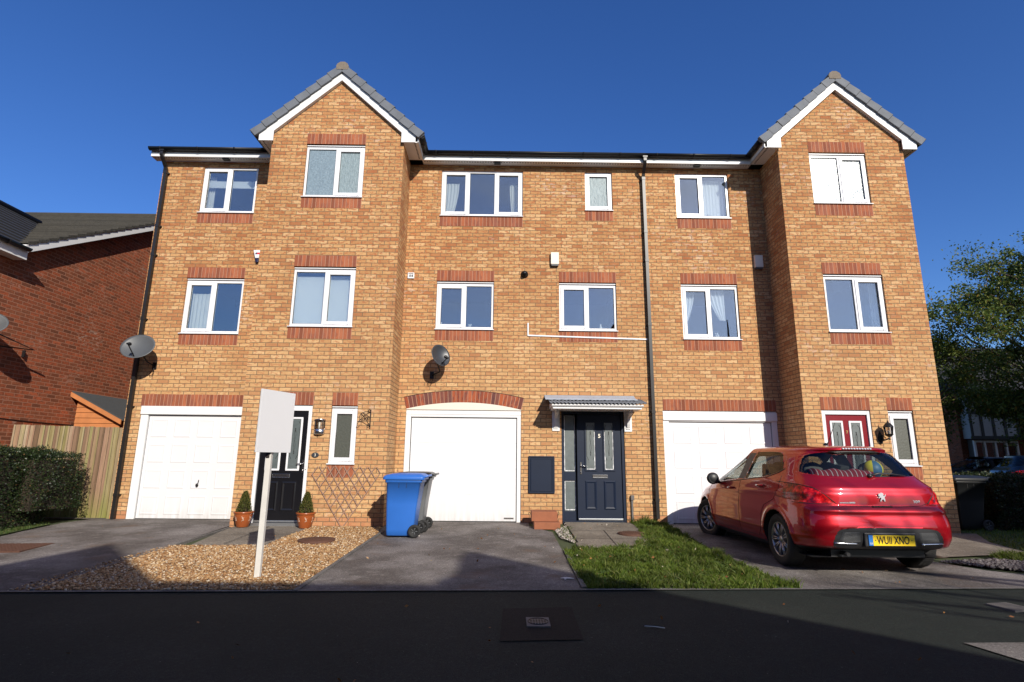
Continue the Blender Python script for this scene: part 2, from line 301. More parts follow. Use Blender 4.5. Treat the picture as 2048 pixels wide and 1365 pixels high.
# ------------------------------------------------------------------ mesh helpers
def tag(o, label=None, cat=None, group=None, kind=None):
    if label: o['label'] = label
    if cat: o['category'] = cat
    if group: o['group'] = group
    if kind: o['kind'] = kind
    return o
def thing(name, label, cat, loc=(0, 0, 0), rz=0, group=None):
    o = bpy.data.objects.new(name, None); COL.objects.link(o); o.location = loc; o.rotation_euler = (0, 0, rz)
    o.empty_display_size = .1
    return tag(o, label, cat, group)
class MB:
    def __init__(s): s.v = []; s.f = []; s.uv = []; s.mi = []; s.sm = []; s.ox = 0
    def face(s, pts, uv=None, mi=0, sm=False):
        b = len(s.v); s.v += [tuple(p) for p in pts]; s.f.append(tuple(range(b, b + len(pts))))
        if uv is None:
            a = Vector(pts[1]) - Vector(pts[0]); n = Vector((0, 0, 0))
            for i in range(1, len(pts) - 1): n += (Vector(pts[i]) - Vector(pts[0])).cross(Vector(pts[i + 1]) - Vector(pts[0]))
            ax, ay, az = abs(n.x), abs(n.y), abs(n.z)
            if ay >= ax and ay >= az: uv = [(p[0], p[2]) for p in pts]
            elif ax >= az: uv = [(p[1] + .11, p[2]) for p in pts]
            else: uv = [(p[0], p[1]) for p in pts]
        s.uv.append(uv); s.mi.append(mi); s.sm.append(sm)
    def grid(s, P, mi=0, sm=True, closeu=False, closev=False):
        nu, nv = len(P), len(P[0]); b = len(s.v)
        for r in P: s.v += [tuple(p) for p in r]
        for i in range(nu if closeu else nu - 1):
            for j in range(nv if closev else nv - 1):
                q = (b + i * nv + j, b + ((i + 1) % nu) * nv + j, b + ((i + 1) % nu) * nv + (j + 1) % nv, b + i * nv + (j + 1) % nv)
                s.f.append(q); s.uv.append([(i, j), (i + 1, j), (i + 1, j + 1), (i, j + 1)]); s.mi.append(mi); s.sm.append(sm)
    def box(s, x0, x1, y0, y1, z0, z1, mi=0, M=None):
        P = [(x, y, z) for x in (x0, x1) for y in (y0, y1) for z in (z0, z1)]
        if M: P = [tuple(M @ Vector(p)) for p in P]
        for q in ((0, 1, 3, 2), (4, 6, 7, 5), (0, 4, 5, 1), (2, 3, 7, 6), (0, 2, 6, 4), (1, 5, 7, 3)):
            s.face([P[i] for i in q], mi=mi)
        return s
    def prism(s, poly, y0, y1, mi=0, axis='y'):
        # poly in (a, b); extruded along axis
        def P(a, b, c): return (a, c, b) if axis == 'y' else ((c, a, b) if axis == 'x' else (a, b, c))
        n = len(poly)
        s.face([P(a, b, y0) for a, b in poly], mi=mi); s.face([P(a, b, y1) for a, b in reversed(poly)], mi=mi)
        for i in range(n):
            a, b = poly[i], poly[(i + 1) % n]
            s.face([P(*a, y0), P(*a, y1), P(*b, y1), P(*b, y0)], mi=mi)
        return s
    def tube(s, pts, r, n=8, mi=0, cap=True):
        pts = [Vector(p) for p in pts]; rs = r if isinstance(r, (list, tuple)) else [r] * len(pts)
        rows = []; ref = None
        for i, p in enumerate(pts):
            d = (pts[min(i + 1, len(pts) - 1)] - pts[max(i - 1, 0)]).normalized()
            if ref is None: ref = Vector((0, 0, 1)) if abs(d.z) < .9 else Vector((1, 0, 0))
            a = d.cross(ref).normalized(); ref = a.cross(d).normalized()
            rows.append([p + (a * math.cos(t) + ref * math.sin(t)) * rs[i] for t in [2 * math.pi * k / n for k in range(n)]])
        s.grid(rows, mi=mi, closev=True)
        if cap: s.face(list(reversed(rows[0])), mi=mi); s.face(rows[-1], mi=mi)
        return s
    def lathe(s, prof, n=24, c=(0, 0, 0), mi=0, M=None):
        rows = []
        for r, z in prof:
            row = [Vector((c[0] + r * math.cos(t), c[1] + r * math.sin(t), c[2] + z)) for t in [2 * math.pi * k / n for k in range(n)]]
            rows.append([M @ p for p in row] if M else row)
        s.grid(rows, mi=mi, closev=True); return s
    def sphere(s, c, r, n=12, sc=(1, 1, 1), mi=0):
        rows = []
        for i in range(n + 1):
            a = math.pi * i / n
            rows.append([(c[0] + r * sc[0] * math.sin(a) * math.cos(t), c[1] + r * sc[1] * math.sin(a) * math.sin(t), c[2] + r * sc[2] * math.cos(a)) for t in [2 * math.pi * k / (2 * n) for k in range(2 * n)]])
        s.grid(rows, mi=mi, closev=True); return s
    def build(s, name, mats, parent=None, bevel=0, label=None, world=True):
        if isinstance(mats, str): mats = [mats]
        off = Vector((0, 0, 0))
        if parent is not None and world:
            off = parent.location.copy(); q = parent
            while q.parent: q = q.parent; off += q.location
        me = bpy.data.meshes.new(name)
        me.from_pydata([(p[0] - off.x, p[1] - off.y, p[2] - off.z) for p in s.v], [], s.f)
        uvl = me.uv_layers.new(name='UVMap'); flat = [c for f in s.uv for u in f for c in u]
        uvl.data.foreach_set('uv', flat)
        me.polygons.foreach_set('material_index', s.mi); me.polygons.foreach_set('use_smooth', s.sm)
        for mn in mats: me.materials.append(MATS[mn])
        bm = bmesh.new(); bm.from_mesh(me)
        bmesh.ops.remove_doubles(bm, verts=bm.verts, dist=1e-5); bmesh.ops.recalc_face_normals(bm, faces=bm.faces)
        bm.to_mesh(me); bm.free(); me.update()
        o = bpy.data.objects.new(name, me); COL.objects.link(o)
        if parent is not None: o.parent = parent
        if bevel:
            b = o.modifiers.new('b', 'BEVEL'); b.width = bevel; b.segments = 2; b.limit_method = 'ANGLE'; b.angle_limit = R(40)
        if label: o['label'] = label
        return o
def mesh_np(name, V, F, mat, parent=None, smooth=False):
    me = bpy.data.meshes.new(name); nv, nf, k = len(V), len(F), F.shape[1]
    me.vertices.add(nv); me.vertices.foreach_set('co', V.astype(np.float32).ravel())
    me.loops.add(nf * k); me.loops.foreach_set('vertex_index', F.astype(np.int32).ravel())
    me.polygons.add(nf); me.polygons.foreach_set('loop_start', np.arange(nf, dtype=np.int32) * k)
    me.polygons.foreach_set('loop_total', np.full(nf, k, dtype=np.int32))
    if smooth: me.polygons.foreach_set('use_smooth', np.ones(nf, dtype=bool))
    me.update(); me.validate(); me.materials.append(MATS[mat])
    o = bpy.data.objects.new(name, me); COL.objects.link(o)
    if parent is not None: o.parent = parent
    return o
def text(name, body, size, loc, rot, mat, parent, ext=.002, align='CENTER', font=None, sx=1, bold=0, world=False):
    if world:
        q = parent; loc = Vector(loc)
        while q: loc = loc - q.location; q = q.parent
    cu = bpy.data.curves.new(name, 'FONT'); cu.body = body; cu.size = size; cu.extrude = ext; cu.align_x = align; cu.align_y = 'CENTER'
    cu.offset = bold
    t = bpy.data.objects.new(name + '_tmp', cu); COL.objects.link(t)
    dg = bpy.context.evaluated_depsgraph_get(); dg.update(); me = bpy.data.meshes.new_from_object(t.evaluated_get(dg))
    bpy.data.objects.remove(t); me.materials.clear(); me.materials.append(MATS[mat])
    M = Matrix.Translation(loc) @ rot @ Matrix.Diagonal((sx, 1, 1, 1)); me.transform(M)
    o = bpy.data.objects.new(name, me); COL.objects.link(o); o.parent = parent; return o
RX90 = Matrix.Rotation(R(90), 4, 'X')
def zg(y): return .02 * max(min(y, 0), -5.4)

# ------------------------------------------------------------------ ground
def sheet(name, poly, dz, mat, kind='structure', thick=0.0):
    """a flat polygon laid on the slightly sloping ground, cut at y=0 and y=-5.4 so it follows it"""
    bm = bmesh.new(); vs = [bm.verts.new((x, y, 0)) for x, y in poly]; bm.faces.new(vs)
    for yc in (0, -5.4):
        bmesh.ops.bisect_plane(bm, geom=bm.verts[:] + bm.edges[:] + bm.faces[:], plane_co=(0, yc, 0), plane_no=(0, 1, 0))
    if thick:
        r = bmesh.ops.extrude_face_region(bm, geom=bm.faces[:])
        up = set(v for v in r['geom'] if isinstance(v, bmesh.types.BMVert))
        for v in bm.verts: v.co.z = zg(v.co.y) + (dz if v in up else dz - thick)
    else:
        for v in bm.verts: v.co.z = zg(v.co.y) + dz
    bmesh.ops.recalc_face_normals(bm, faces=bm.faces)
    if not thick:
        for f in bm.faces:
            if f.normal.z < 0: f.normal_flip()
    me = bpy.data.meshes.new(name); bm.to_mesh(me); bm.free(); me.materials.append(MATS[mat])
    o = bpy.data.objects.new(name, me); COL.objects.link(o)
    if kind: o['kind'] = kind
    return o
sheet('ground', [(-150, -150), (150, -150), (150, 250), (-150, 250)], -.02, 'ground_mat')
KL, KR = -5.385, -4.90                       # the back edge of the pavement runs very slightly askew
def ky(x): return KL + (x + 4.9) * (KR - KL) / 10.4
sheet('road', [(-40, -13.5), (40, -13.5), (40, ky(40)), (-40, ky(-40))], -.004, 'road_tarmac')
sheet('kerb', [(-12, ky(-12) - .03), (8.5, ky(8.5) - .03), (8.5, ky(8.5) + .03), (-12, ky(-12) + .03)], .008, 'kerb_concrete')
sheet('driveway', [(-9.2, ky(-9.2) + .03), (-4.62, ky(-4.62) + .03), (-4.93, -.824), (-4.93, .12), (-7.9, .12), (-8.05, -.6), (-7.9, -1.6), (-7.72, -2.4), (-8.2, -3.4), (-9.2, -4.6)], .0, 'drive_tarmac')
sheet('driveway', [(-2.08, ky(-2.08) + .03), (.78, ky(.78) + .03), (.80, -3.0), (.80, -1.2), (.43, -.45), (.43, .12), (-2.2, .12), (-2.2, -.824)], .0, 'drive_tarmac')
sheet('driveway', [(2.92, ky(2.92) + .03), (6.9, ky(6.9) + .03), (5.9, -4.0), (5.45, -3.1), (5.55, -.824), (5.55, .12), (3.0, .12), (3.0, -2.5)], .0, 'drive_tarmac')
sheet('edging', [(-4.60, -5.34), (-4.64, -5.34), (-4.82, -1.05), (-4.78, -1.05)], .02, 'kerb_concrete', thick=.06)
sheet('edging', [(-2.06, -5.27), (-2.11, -5.27), (-2.11, -1.3), (-2.06, -1.3)], .016, 'kerb_concrete', thick=.06)
sheet('edging', [(.79, -5.06), (.84, -5.06), (.86, -2.9), (.81, -2.9)], .018, 'kerb_concrete', thick=.06)
sheet('path', [(-4.80, -.824), (-3.62, -.824), (-3.40, -1.25), (-3.46, -2.0), (-3.42, -2.72), (-4.50, -2.80), (-4.72, -1.5)], .012, 'slab_concrete')
sheet('path', [(1.13, .10), (2.42, .10), (2.36, -1.1), (2.25, -2.0), (1.98, -2.80), (1.06, -2.86), (1.05, -2.38), (1.10, -2.36)], .022, 'slab_concrete', thick=.06)
sheet('path', [(5.35, -3.35), (6.7, -3.05), (7.5, -2.9), (7.75, -1.9), (8.3, -1.0), (7.0, -.83), (5.55, -.83)], .010, 'slab_concrete')
for a, b in (((-4.15, -1.0), (-4.05, -2.75)), ((-4.75, -1.9), (-3.45, -1.85)), ((1.12, -1.15), (2.35, -1.1)), ((1.08, -2.0), (2.2, -1.95)), ((1.7, -1.1), (1.62, -2.85)), ((5.6, -2.2), (7.6, -2.05)), ((6.4, -.9), (6.3, -3.1))):
    d = Vector((b[0] - a[0], b[1] - a[1])).normalized() * .006; q = (-d.y, d.x)
    sheet('path_joint', [(a[0] - q[0], a[1] - q[1]), (b[0] - q[0], b[1] - q[1]), (b[0] + q[0], b[1] + q[1]), (a[0] + q[0], a[1] + q[1])], .027, 'dark_line')
sheet('path', [(-10.5, -.02), (-8.0, -.05), (-7.72, .1), (-7.72, .6), (-10.5, .6)], .006, 'slab_concrete')
sheet('pavement_slab', [(3.41, -6.71), (4.6, -6.66), (5.4, -8.6), (3.9, -8.6)], .006, 'pale_concrete')
sheet('road_patch', [(-.02, -5.84), (.60, -5.77), (.585, -6.69), (-.035, -6.74)], .002, 'patch_tarmac')

def cover(name, label, kind, mat, c, w, d, rot=0, pat='round', lift=0):
    t = thing(name, label, 'drain cover', (c[0], c[1], zg(c[1]) + .006 + lift))
    mb = MB(); x, y, z = t.location
    M = Matrix.Translation((x, y, 0)) @ Matrix.Rotation(rot, 4, 'Z')
    if kind == 'round':
        mb.lathe([(0.001, z + .012), (w * .93, z + .012), (w * .94, z + .006), (w * .97, z + .006), (w * .98, z + .014), (w, z + .012), (w, z - .02)], 40, M=M)
    else:
        mb.box(-w, w, -d, d, z - .02, z + .006, M=M)
    o = mb.build('frame', mat, t)
    mb = MB()
    if kind == 'round':
        for i in range(-6, 7):
            for j in range(-6, 7):
                if math.hypot(i, j) < 6: mb.box(i * w / 7 - w * .035, i * w / 7 + w * .035, j * w / 7 - w * .035, j * w / 7 + w * .035, z + .012, z + .017, M=M)
    elif pat == 'grid':
        n = 12
        for i in range(n):
            for j in range(n):
                mb.box(-w + (i + .25) * 2 * w / n, -w + (i + .8) * 2 * w / n, -d + (j + .25) * 2 * d / n, -d + (j + .8) * 2 * d / n, z + .004, z + .010, M=M)
    else:
        for i in range(6):
            for j in range(2):
                a = -w * .66 + i * w * .24
                mb.box(a, a + w * .12, (-d * .5 if j else d * .06), (-d * .04 if j else d * .52), z + .006, z + .010, M=M)
        pts = [(w * .86 * math.cos(k * math.pi / 12), d * .74 * math.sin(k * math.pi / 12), z + .008) for k in range(25)]
        mb.tube([tuple(M @ Vector(p)) for p in pts], .004, 5)
    mb.build('raised_pattern', 'iron' if pat == 'hydrant' else mat, t)
cover('drain_cover', 'round rusty cover set in the golden gravel', 'round', 'rust_iron', (-2.84, -2.40), .27, 0, lift=.024)
cover('drain_cover', 'round rusty cover on the path at the edge of the lawn', 'round', 'rust_iron', (2.10, -1.50), .235, 0, lift=.026)
cover('drain_cover', 'rectangular brown cover in the left driveway', 'square', 'rust_iron', (-6.95, -3.12), .50, .36, R(8), 'grid')
cover('hydrant_cover', 'small pale grey cover inside the dark patch of the pavement', 'square', 'grey_cover', (.27, -6.27), .095, .125, 0, 'hydrant')
cover('drain_cover', 'small grey cover in the pavement at the right edge, near the pale slab', 'square', 'grey_cover', (4.70, -5.66), .12, .13, R(12), 'grid')

# ------------------------------------------------------------------ the terrace
SOFF, BAY = 7.55, -.824
def wall_grid(mb, y, x0, x1, z0, z1, holes, depth=.11):
    xs = sorted({x0, x1} | {h[0] for h in holes} | {h[1] for h in holes}); zs = sorted({z0, z1} | {h[2] for h in holes} | {h[3] for h in holes})
    xs = [x for x in xs if x0 <= x <= x1]; zs = [z for z in zs if z0 <= z <= z1]
    for a, b in zip(xs, xs[1:]):
        for c, d in zip(zs, zs[1:]):
            if any(h[0] <= (a + b) / 2 <= h[1] and h[2] <= (c + d) / 2 <= h[3] for h in holes): continue
            mb.face([(a, y, c), (b, y, c), (b, y, d), (a, y, d)])
    for a, b, c, d in holes:
        mb.face([(a, y, c), (a, y + depth, c), (a, y + depth, d), (a, y, d)]); mb.face([(b, y, c), (b, y, d), (b, y + depth, d), (b, y + depth, c)])
        mb.face([(a, y, d), (a, y + depth, d), (b, y + depth, d), (b, y, d)]); mb.face([(a, y, c), (b, y, c), (b, y + depth, c), (a, y + depth, c)])
def soldier(house, name, x0, x1, z0, z1, y):
    mb = MB(); mb.box(x0, x1, y - .003, y + .03, z0, z1)
    # shift the uv so that whole bricks fill the panel
    w = .0765; n = round((x1 - x0) / w); k = n * w / (x1 - x0)
    mb.uv = [[((u - x0) * k + w * (7 * n), 1.5 + (v - z0) * .5) for u, v in f] for f in mb.uv]
    return mb.build(name, 'red_soldier', house)
def window(house, y, x0, x1, z0, z1, lights, glass='window_glass', head=True, sill=True, glasses=None):
    """lights: list of (fraction, 'S' opening sash or 'F' fixed)"""
    yf = y + .035; zt = z1 - (.055 if head else 0); fr = .05
    mb = MB(); W = x1 - x0
    mb.box(x0 + .003, x0 + fr, yf, yf + .07, z0 + .02, zt); mb.box(x1 - fr, x1 - .003, yf, yf + .07, z0 + .02, zt)
    mb.box(x0 + fr, x1 - fr, yf, yf + .07, z0 + .02, z0 + .02 + fr); mb.box(x0 + fr, x1 - fr, yf, yf + .07, zt - fr, zt)
    if head:
        mb.box(x0 + .003, x1 - .003, yf - .012, yf + .06, z1 - .038, z1 - .016)
    xs = [x0]; 
    for f, _ in lights: xs.append(xs[-1] + f * W)
    for x in xs[1:-1]: mb.box(x - .024, x + .024, yf, yf + .07, z0 + .02 + fr, zt - fr)
    o = mb.build('window', 'upvc', house, bevel=.006)
    if head:
        d = MB(); d.box(x0 + .003, x1 - .003, yf + .012, yf + .05, z1 - .055, z1); d.build('head_gap', 'dark_line', o)
    if sill:
        s = MB(); s.prism([(y - .035, z0 - .004), (y - .035, z0 + .012), (y + .05, z0 + .026), (y + .05, z0 - .004)], x0 - .012, x1 + .012, axis='x'); s.build('sill', 'upvc', o, bevel=.003)
    for i, (f, k) in enumerate(lights):
        a = xs[i] + (fr if i == 0 else .024); b = xs[i + 1] - (fr if i == len(lights) - 1 else .024)
        c, d = z0 + .02 + fr, zt - fr
        gl = glasses[i] if glasses else glass
        if k == 'S':
            e = .052; s = MB(); g = .012
            s.box(a - g, a + e, yf - .014, yf + .05, c - g, d + g); s.box(b - e, b + g, yf - .014, yf + .05, c - g, d + g)
            s.box(a + e, b - e, yf - .014, yf + .05, c - g, c + e); s.box(a + e, b - e, yf - .014, yf + .05, d - e, d + g)
            s.build('sash', 'upvc', o, bevel=.006)
            a += e; b -= e; c += e; d -= e
        gasket = MB(); q = .006
        for A in ((a, a + q, c, d), (b - q, b, c, d), (a, b, c, c + q), (a, b, d - q, d)): gasket.box(A[0], A[1], yf + .012, yf + .022, A[2], A[3])
        gasket.build('gasket', 'dark_line', o)
        p = MB(); p.box(a + .001, b - .001, yf + .022, yf + .030, c + .001, d - .001); p.build('pane', gl, o)
    return o
def gutter(pts, z, house, brackets=.55, name='gutter'):
    """half-round trough along a polyline in plan, open side up; pts on its centre line"""
    r = .064; mb = MB(); prof = [(r * math.cos(t), r * math.sin(t)) for t in [math.pi + math.pi * k / 10 for k in range(11)]]
    rim = [(-r, .004), (-r + .006, .004)] 
    for a, b in zip(pts, pts[1:]):
        a, b = Vector((*a, z)), Vector((*b, z)); d = (b - a).normalized(); n = Vector((-d.y, d.x, 0)); L = (b - a).length
        outer = [[a + d * t * L + n * u + Vector((0, 0, w)) for u, w in prof] for t in (0, 1)]
        inner = [[a + d * t * L + n * u * .92 + Vector((0, 0, w * .92)) for u, w in prof] for t in (0, 1)]
        mb.grid(outer); mb.grid(inner)
        for k in (0, -1):
            mb.face([outer[0][k], outer[1][k], inner[1][k], inner[0][k]])
        for t in (0, 1): mb.face(outer[t])
        s = .25
        while s < L:
            for kk in (0,):
                rows = [[a + d * (s + e) + n * u * 1.12 + Vector((0, 0, w * 1.12)) for u, w in prof] for e in (-.018, .018)]
                mb.grid(rows); rows2 = [[a + d * (s + e) + n * u + Vector((0, 0, w)) for u, w in prof] for e in (-.018, .018)]
                for i in range(10):
                    for e in (0, 1): mb.face([rows[e][i], rows[e][i + 1], rows2[e][i + 1], rows2[e][i]])
                pass
            s += brackets * (2 if int(s * 10) % 3 == 0 else 1)
    return mb.build(name, 'black_plastic', house)
def downpipe(house, x, ztop, zbot, mat='pipe_plastic', y=-.07, gx=None, gy=-.28):
    mb = MB(); r = .032
    path = [(gy, 7.66), (gy, 7.555), (gy + .03, 7.50), (y - .02, ztop - .04), (y, ztop - .10)]
    rows = [[(x - r, a - r, b), (x + r, a - r, b), (x + r, a + r, b), (x - r, a + r, b)] for a, b in path]; mb.grid(rows, closev=True, sm=False)
    mb.box(x - r, x + r, y - r, y + r, zbot, ztop - .10)
    for z in [ztop - .14, 6.0, 5.35, 3.95, 2.15, .45]:
        mb.box(x - r - .006, x + r + .006, y - r - .006, y + r + .006, z - .03, z + .03)
        mb.box(x - .055, x + .055, y + .02, y + .07, z - .012, z + .012)
    mb.box(x - .05, x + .05, gy - .045, gy + .05, 7.63, 7.66)
    return mb.build('downpipe', mat, house)
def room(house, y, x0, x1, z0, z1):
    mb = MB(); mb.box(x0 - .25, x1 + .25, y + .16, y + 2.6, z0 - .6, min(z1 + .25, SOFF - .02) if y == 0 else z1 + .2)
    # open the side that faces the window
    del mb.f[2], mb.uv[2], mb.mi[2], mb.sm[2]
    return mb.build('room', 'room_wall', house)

def gable_front(house, xa, xb):
    """bay front gable: brick triangle, bargeboards with box ends, verge tiles, ridge, side soffits"""
    xc = (xa + xb) / 2; k = .916; y = BAY; hw = (xb - xa) / 2
    w = MB(); apex = SOFF + .22 + k * (hw - .03)
    w.face([(xa, y, SOFF), (xb, y, SOFF), (xb, y, SOFF + .18), (xc, y, SOFF + .18 + k * hw), (xa, y, SOFF + .18)])
    w.build('gable_wall', 'buff_brick', house)
    yb = -.90; ow = hw + .245; iw = hw - .045; zin = SOFF + .215; ap_in = zin + k * iw; ap_out = ap_in + .185
    zo = ap_out - k * ow
    mb = MB()
    poly = [(xc - ow, SOFF - .004), (xc - iw, SOFF - .004), (xc - iw, zin), (xc, ap_in), (xc + iw, zin), (xc + iw, SOFF - .004), (xc + ow, SOFF - .004), (xc + ow, zo), (xc, ap_out), (xc - ow, zo)]
    # split in convex pieces
    for q in ([poly[0], poly[1], poly[2], poly[9]], [poly[9], poly[2], poly[3], poly[8]], [poly[3], poly[4], poly[7], poly[8]], [poly[4], poly[5], poly[6], poly[7]]):
        mb.prism(q, yb, yb + .022)
    mb.box(xc - .03, xc + .03, yb - .003, yb + .01, ap_in + .02, ap_out - .02) if False else None
    mb.build('bargeboard', 'white_paint', house)
    # verge underside
    sf = MB(); sf.face([(xc - iw, yb + .02, zin), (xc, yb + .02, ap_in), (xc, y, ap_in), (xc - iw, y, zin)]); sf.face([(xc + iw, yb + .02, zin), (xc, yb + .02, ap_in), (xc, y, ap_in), (xc + iw, y, zin)])
    sf.build('verge_soffit', 'white_paint', house)
    # roof: overlapping rows of tiles on each slope
    ang = math.atan(k); n = 8; L = (ow + .075) / math.cos(ang)
    rf = MB(); yv = yb - .035
    for sgn in (-1, 1):
        o = Vector((xc, 0, ap_out + .015)); d = Vector((sgn * math.cos(ang), 0, -math.sin(ang))); nn = Vector((sgn * math.sin(ang), 0, math.cos(ang)))
        step = L / n
        for i in range(n):
            a = o + d * (i * step - (.06 if i else 0)); b = o + d * ((i + 1) * step + .012)
            q = [a + nn * .02, b + nn * .05, b + nn * .142, a + nn * .112]
            rf.prism([(p.x, p.z) for p in q], yv + .03, 3.2)
            j = random.uniform(-.004, .004); a2 = o + d * (i * step + .004); b2 = o + d * ((i + 1) * step + .004)      # cloaked verge of each course
            q = [a2 - nn * .020, b2 - nn * .006, b2 + nn * .160, a2 + nn * .132]
            rf.prism([(p.x, p.z) for p in q], yv + j - .012, yv + .05)
            q = [b2 - nn * .01 - d * .010, b2 - nn * .01, b2 + nn * .158, b2 + nn * .156 - d * .010]; rf.prism([(p.x, p.z) for p in q], yv + j - .0135, yv - .005, mi=2)  # dark joint strip that also paints the undershadow of each tile
        # undercloak strip
        a, b = o + d * .03, o + d * (L - .03)
        rf.prism([(p.x, p.z) for p in (a - nn * .01, b - nn * .01, b + nn * .045, a + nn * .03)], yv + .02, 3.2, mi=1)
    rf.build('gable_roof', ['slate_tile', 'mortar', 'dark_line'], house)
    rd = MB(); rr = .135; c = ap_out + .095
    pr = [(xc + rr * math.sin(t), c + rr * math.cos(t) * .95) for t in [R(a) for a in (-118, -80, -52, -18, 18, 52, 80, 118)]]
    rd.prism(list(reversed(pr)), yv - .02, 3.2); rd.build('ridge_tile', 'mortar', house)
    return dict(xc=xc, ow=ow, zo=zo)
def side_eave(house, xw, xo):
    """box eave along the bay flank from its front to the main eave; xw wall, xo outer edge"""
    s = 1 if xo > xw else -1
    mb = MB(); a, b = sorted((xw, xo))
    mb.box(a, b, -.878, -.2, SOFF, SOFF + .02); mb.build('soffit', 'white_paint', house)
    f = MB(); a, b = sorted((xo, xo - s * .02)); f.box(a, b, -.878, -.2, SOFF - .004 + .002, SOFF + .16); f.build('fascia', 'white_paint', house)
    v = MB(); y = -.85
    while y < -.24:
        xm = xo - s * .075; v.box(xm - .014, xm + .014, y, y + .028, SOFF - .003, SOFF - .001); y += .052
    v.build('vent_slots', 'dark_line', house)
    gutter([(xo + s * .062, -.86), (xo + s * .062, -.24)], SOFF + .165, house, .3)
def main_eave(house, x0, x1, black_box=None):
    mb = MB(); mb.box(x0, x1, -.198, -.001, SOFF, SOFF + .02); mb.build('soffit', 'white_paint', house)
    f = MB(); f.box(x0, x1, -.22, -.198, SOFF - .004, SOFF + .13); f.build('fascia', 'white_paint', house)
    v = MB(); x = x0 + .03
    while x < x1 - .04:
        v.box(x, x + .032, -.16, -.135, SOFF - .003, SOFF - .001); x += .058
    v.build('vent_slots', 'dark_line', house)
    if black_box is not None:
        b = MB(); b.box(black_box - .07, black_box + .07, -.18, -.09, SOFF - .028, SOFF - .003); b.build('soffit_fitting', 'black_plastic', house)
def main_roof(house, x0, x1):
    mb = MB(); k = .53; za = SOFF + .14
    n = 20; ys = [-.26 + i * (4.5 + .26) / n for i in range(n + 1)]
    for i in range(n):
        a, b = ys[i], ys[i + 1]; z1 = za + k * (a + .26); z2 = za + k * (b + .26)
        mb.face([(x0, a, z1 + .02), (x1, a, z1 + .02), (x1, b, z2), (x0, b, z2)]); mb.face([(x0, a, z1 + .02), (x1, a, z1 + .02), (x1, a, z1 - .01), (x0, a, z1 - .01)])
    zr = za + k * 4.76
    mb.face([(x0, 4.5, zr), (x1, 4.5, zr), (x1, 9.26, za), (x0, 9.26, za)])
    mb.build('roof', 'slate_tile', house)
    return zr
S2 = [(.5, 'S'), (.5, 'F')]; B2 = [(.52, 'F'), (.48, 'S')]
LINT, SIL1 = 5.10, 3.43

# ---- house 3
h3 = thing('terraced_house', 'left brick townhouse with black front door and panelled white garage door', 'house', (-4.9, 0, 0), group=None)
HOL = [(-7.33, -5.30, -.05, 2.17), (-6.78, -5.57, 3.66, 4.87), (-6.735, -5.54, 6.34, 7.43)]
BH = [(-4.20, -2.99, 6.33, 7.52), (-4.22, -3.0, 3.64, 4.86), (-4.60, -3.62, .0, 2.145), (-3.27, -2.78, 1.075, 2.145)]
w = MB(); wall_grid(w, 0, -7.63, -4.92, -.05, SOFF, HOL); wall_grid(w, BAY, -4.92, -2.2, -.05, SOFF, BH)
w.face([(-7.63, 9, -.05), (-7.63, 0, -.05), (-7.63, 0, SOFF), (-7.63, 4.5, 10.0), (-7.63, 9, SOFF)])
w.face([(-4.92, 0, -.05), (-4.92, BAY, -.05), (-4.92, BAY, SOFF), (-4.92, 0, SOFF)]); w.face([(-2.2, 0, -.05), (-2.2, BAY, -.05), (-2.2, BAY, SOFF), (-2.2, 0, SOFF)])
w.face([(-7.63, 9, -.05), (-2.2, 9, -.05), (-2.2, 9, SOFF), (-7.63, 9, SOFF)])
w.build('wall', 'buff_brick', h3)
for a in ((-7.345, -5.31, 2.17, 2.407, 0), (-6.78, -5.57, 4.87, LINT, 0), (-4.195, -2.985, 7.52, 7.755, BAY), (-4.22, -3.0, 4.86, 5.09, BAY), (-4.61, -3.61, 2.145, 2.385, BAY), (-3.265, -2.785, 2.145, 2.385, BAY)):
    soldier(h3, 'brick_lintel', *a)
for a in ((-6.78, -5.57, SIL1, 3.655, 0), (-6.735, -5.54, 6.11, 6.335, 0), (-4.205, -2.99, 6.10, 6.325, BAY), (-4.225, -3.0, 3.41, 3.635, BAY), (-3.275, -2.78, .84, 1.07, BAY)):
    soldier(h3, 'brick_sill', *a)
window(h3, 0, -6.78, -5.57, 3.66, 4.87, S2); window(h3, 0, -6.735, -5.54, 6.34, 7.43, S2, head=False)
window(h3, BAY, -4.20, -2.99, 6.33, 7.52, B2, glass='obscure_glass', glasses=['obscure_glass', 'leafy_glass']); window(h3, BAY, -4.22, -3.0, 3.64, 4.86, B2)
window(h3, BAY, -3.27, -2.78, 1.075, 2.145, [(1, 'S')], glass='dim_glass')
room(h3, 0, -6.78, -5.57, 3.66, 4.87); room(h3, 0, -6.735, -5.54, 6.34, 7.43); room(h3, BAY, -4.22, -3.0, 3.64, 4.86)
gable_front(h3, -4.92, -2.2); side_eave(h3, -2.2, -1.895); side_eave(h3, -4.92, -5.165); main_eave(h3, -7.775, -5.19, -6.2)
main_roof(h3, -7.75, -2.2); gutter([(-7.80, -.28), (-5.2, -.28)], 7.71, h3, .8); downpipe(h3, -7.515, 7.38, 0)
f = MB(); f.box(-7.79, -7.775, -.22, 0, SOFF - .004, SOFF + .13); f.box(-7.775, -7.63, -.2, .0, SOFF + .001, SOFF + .12); f.build('fascia_end', 'white_paint', h3)

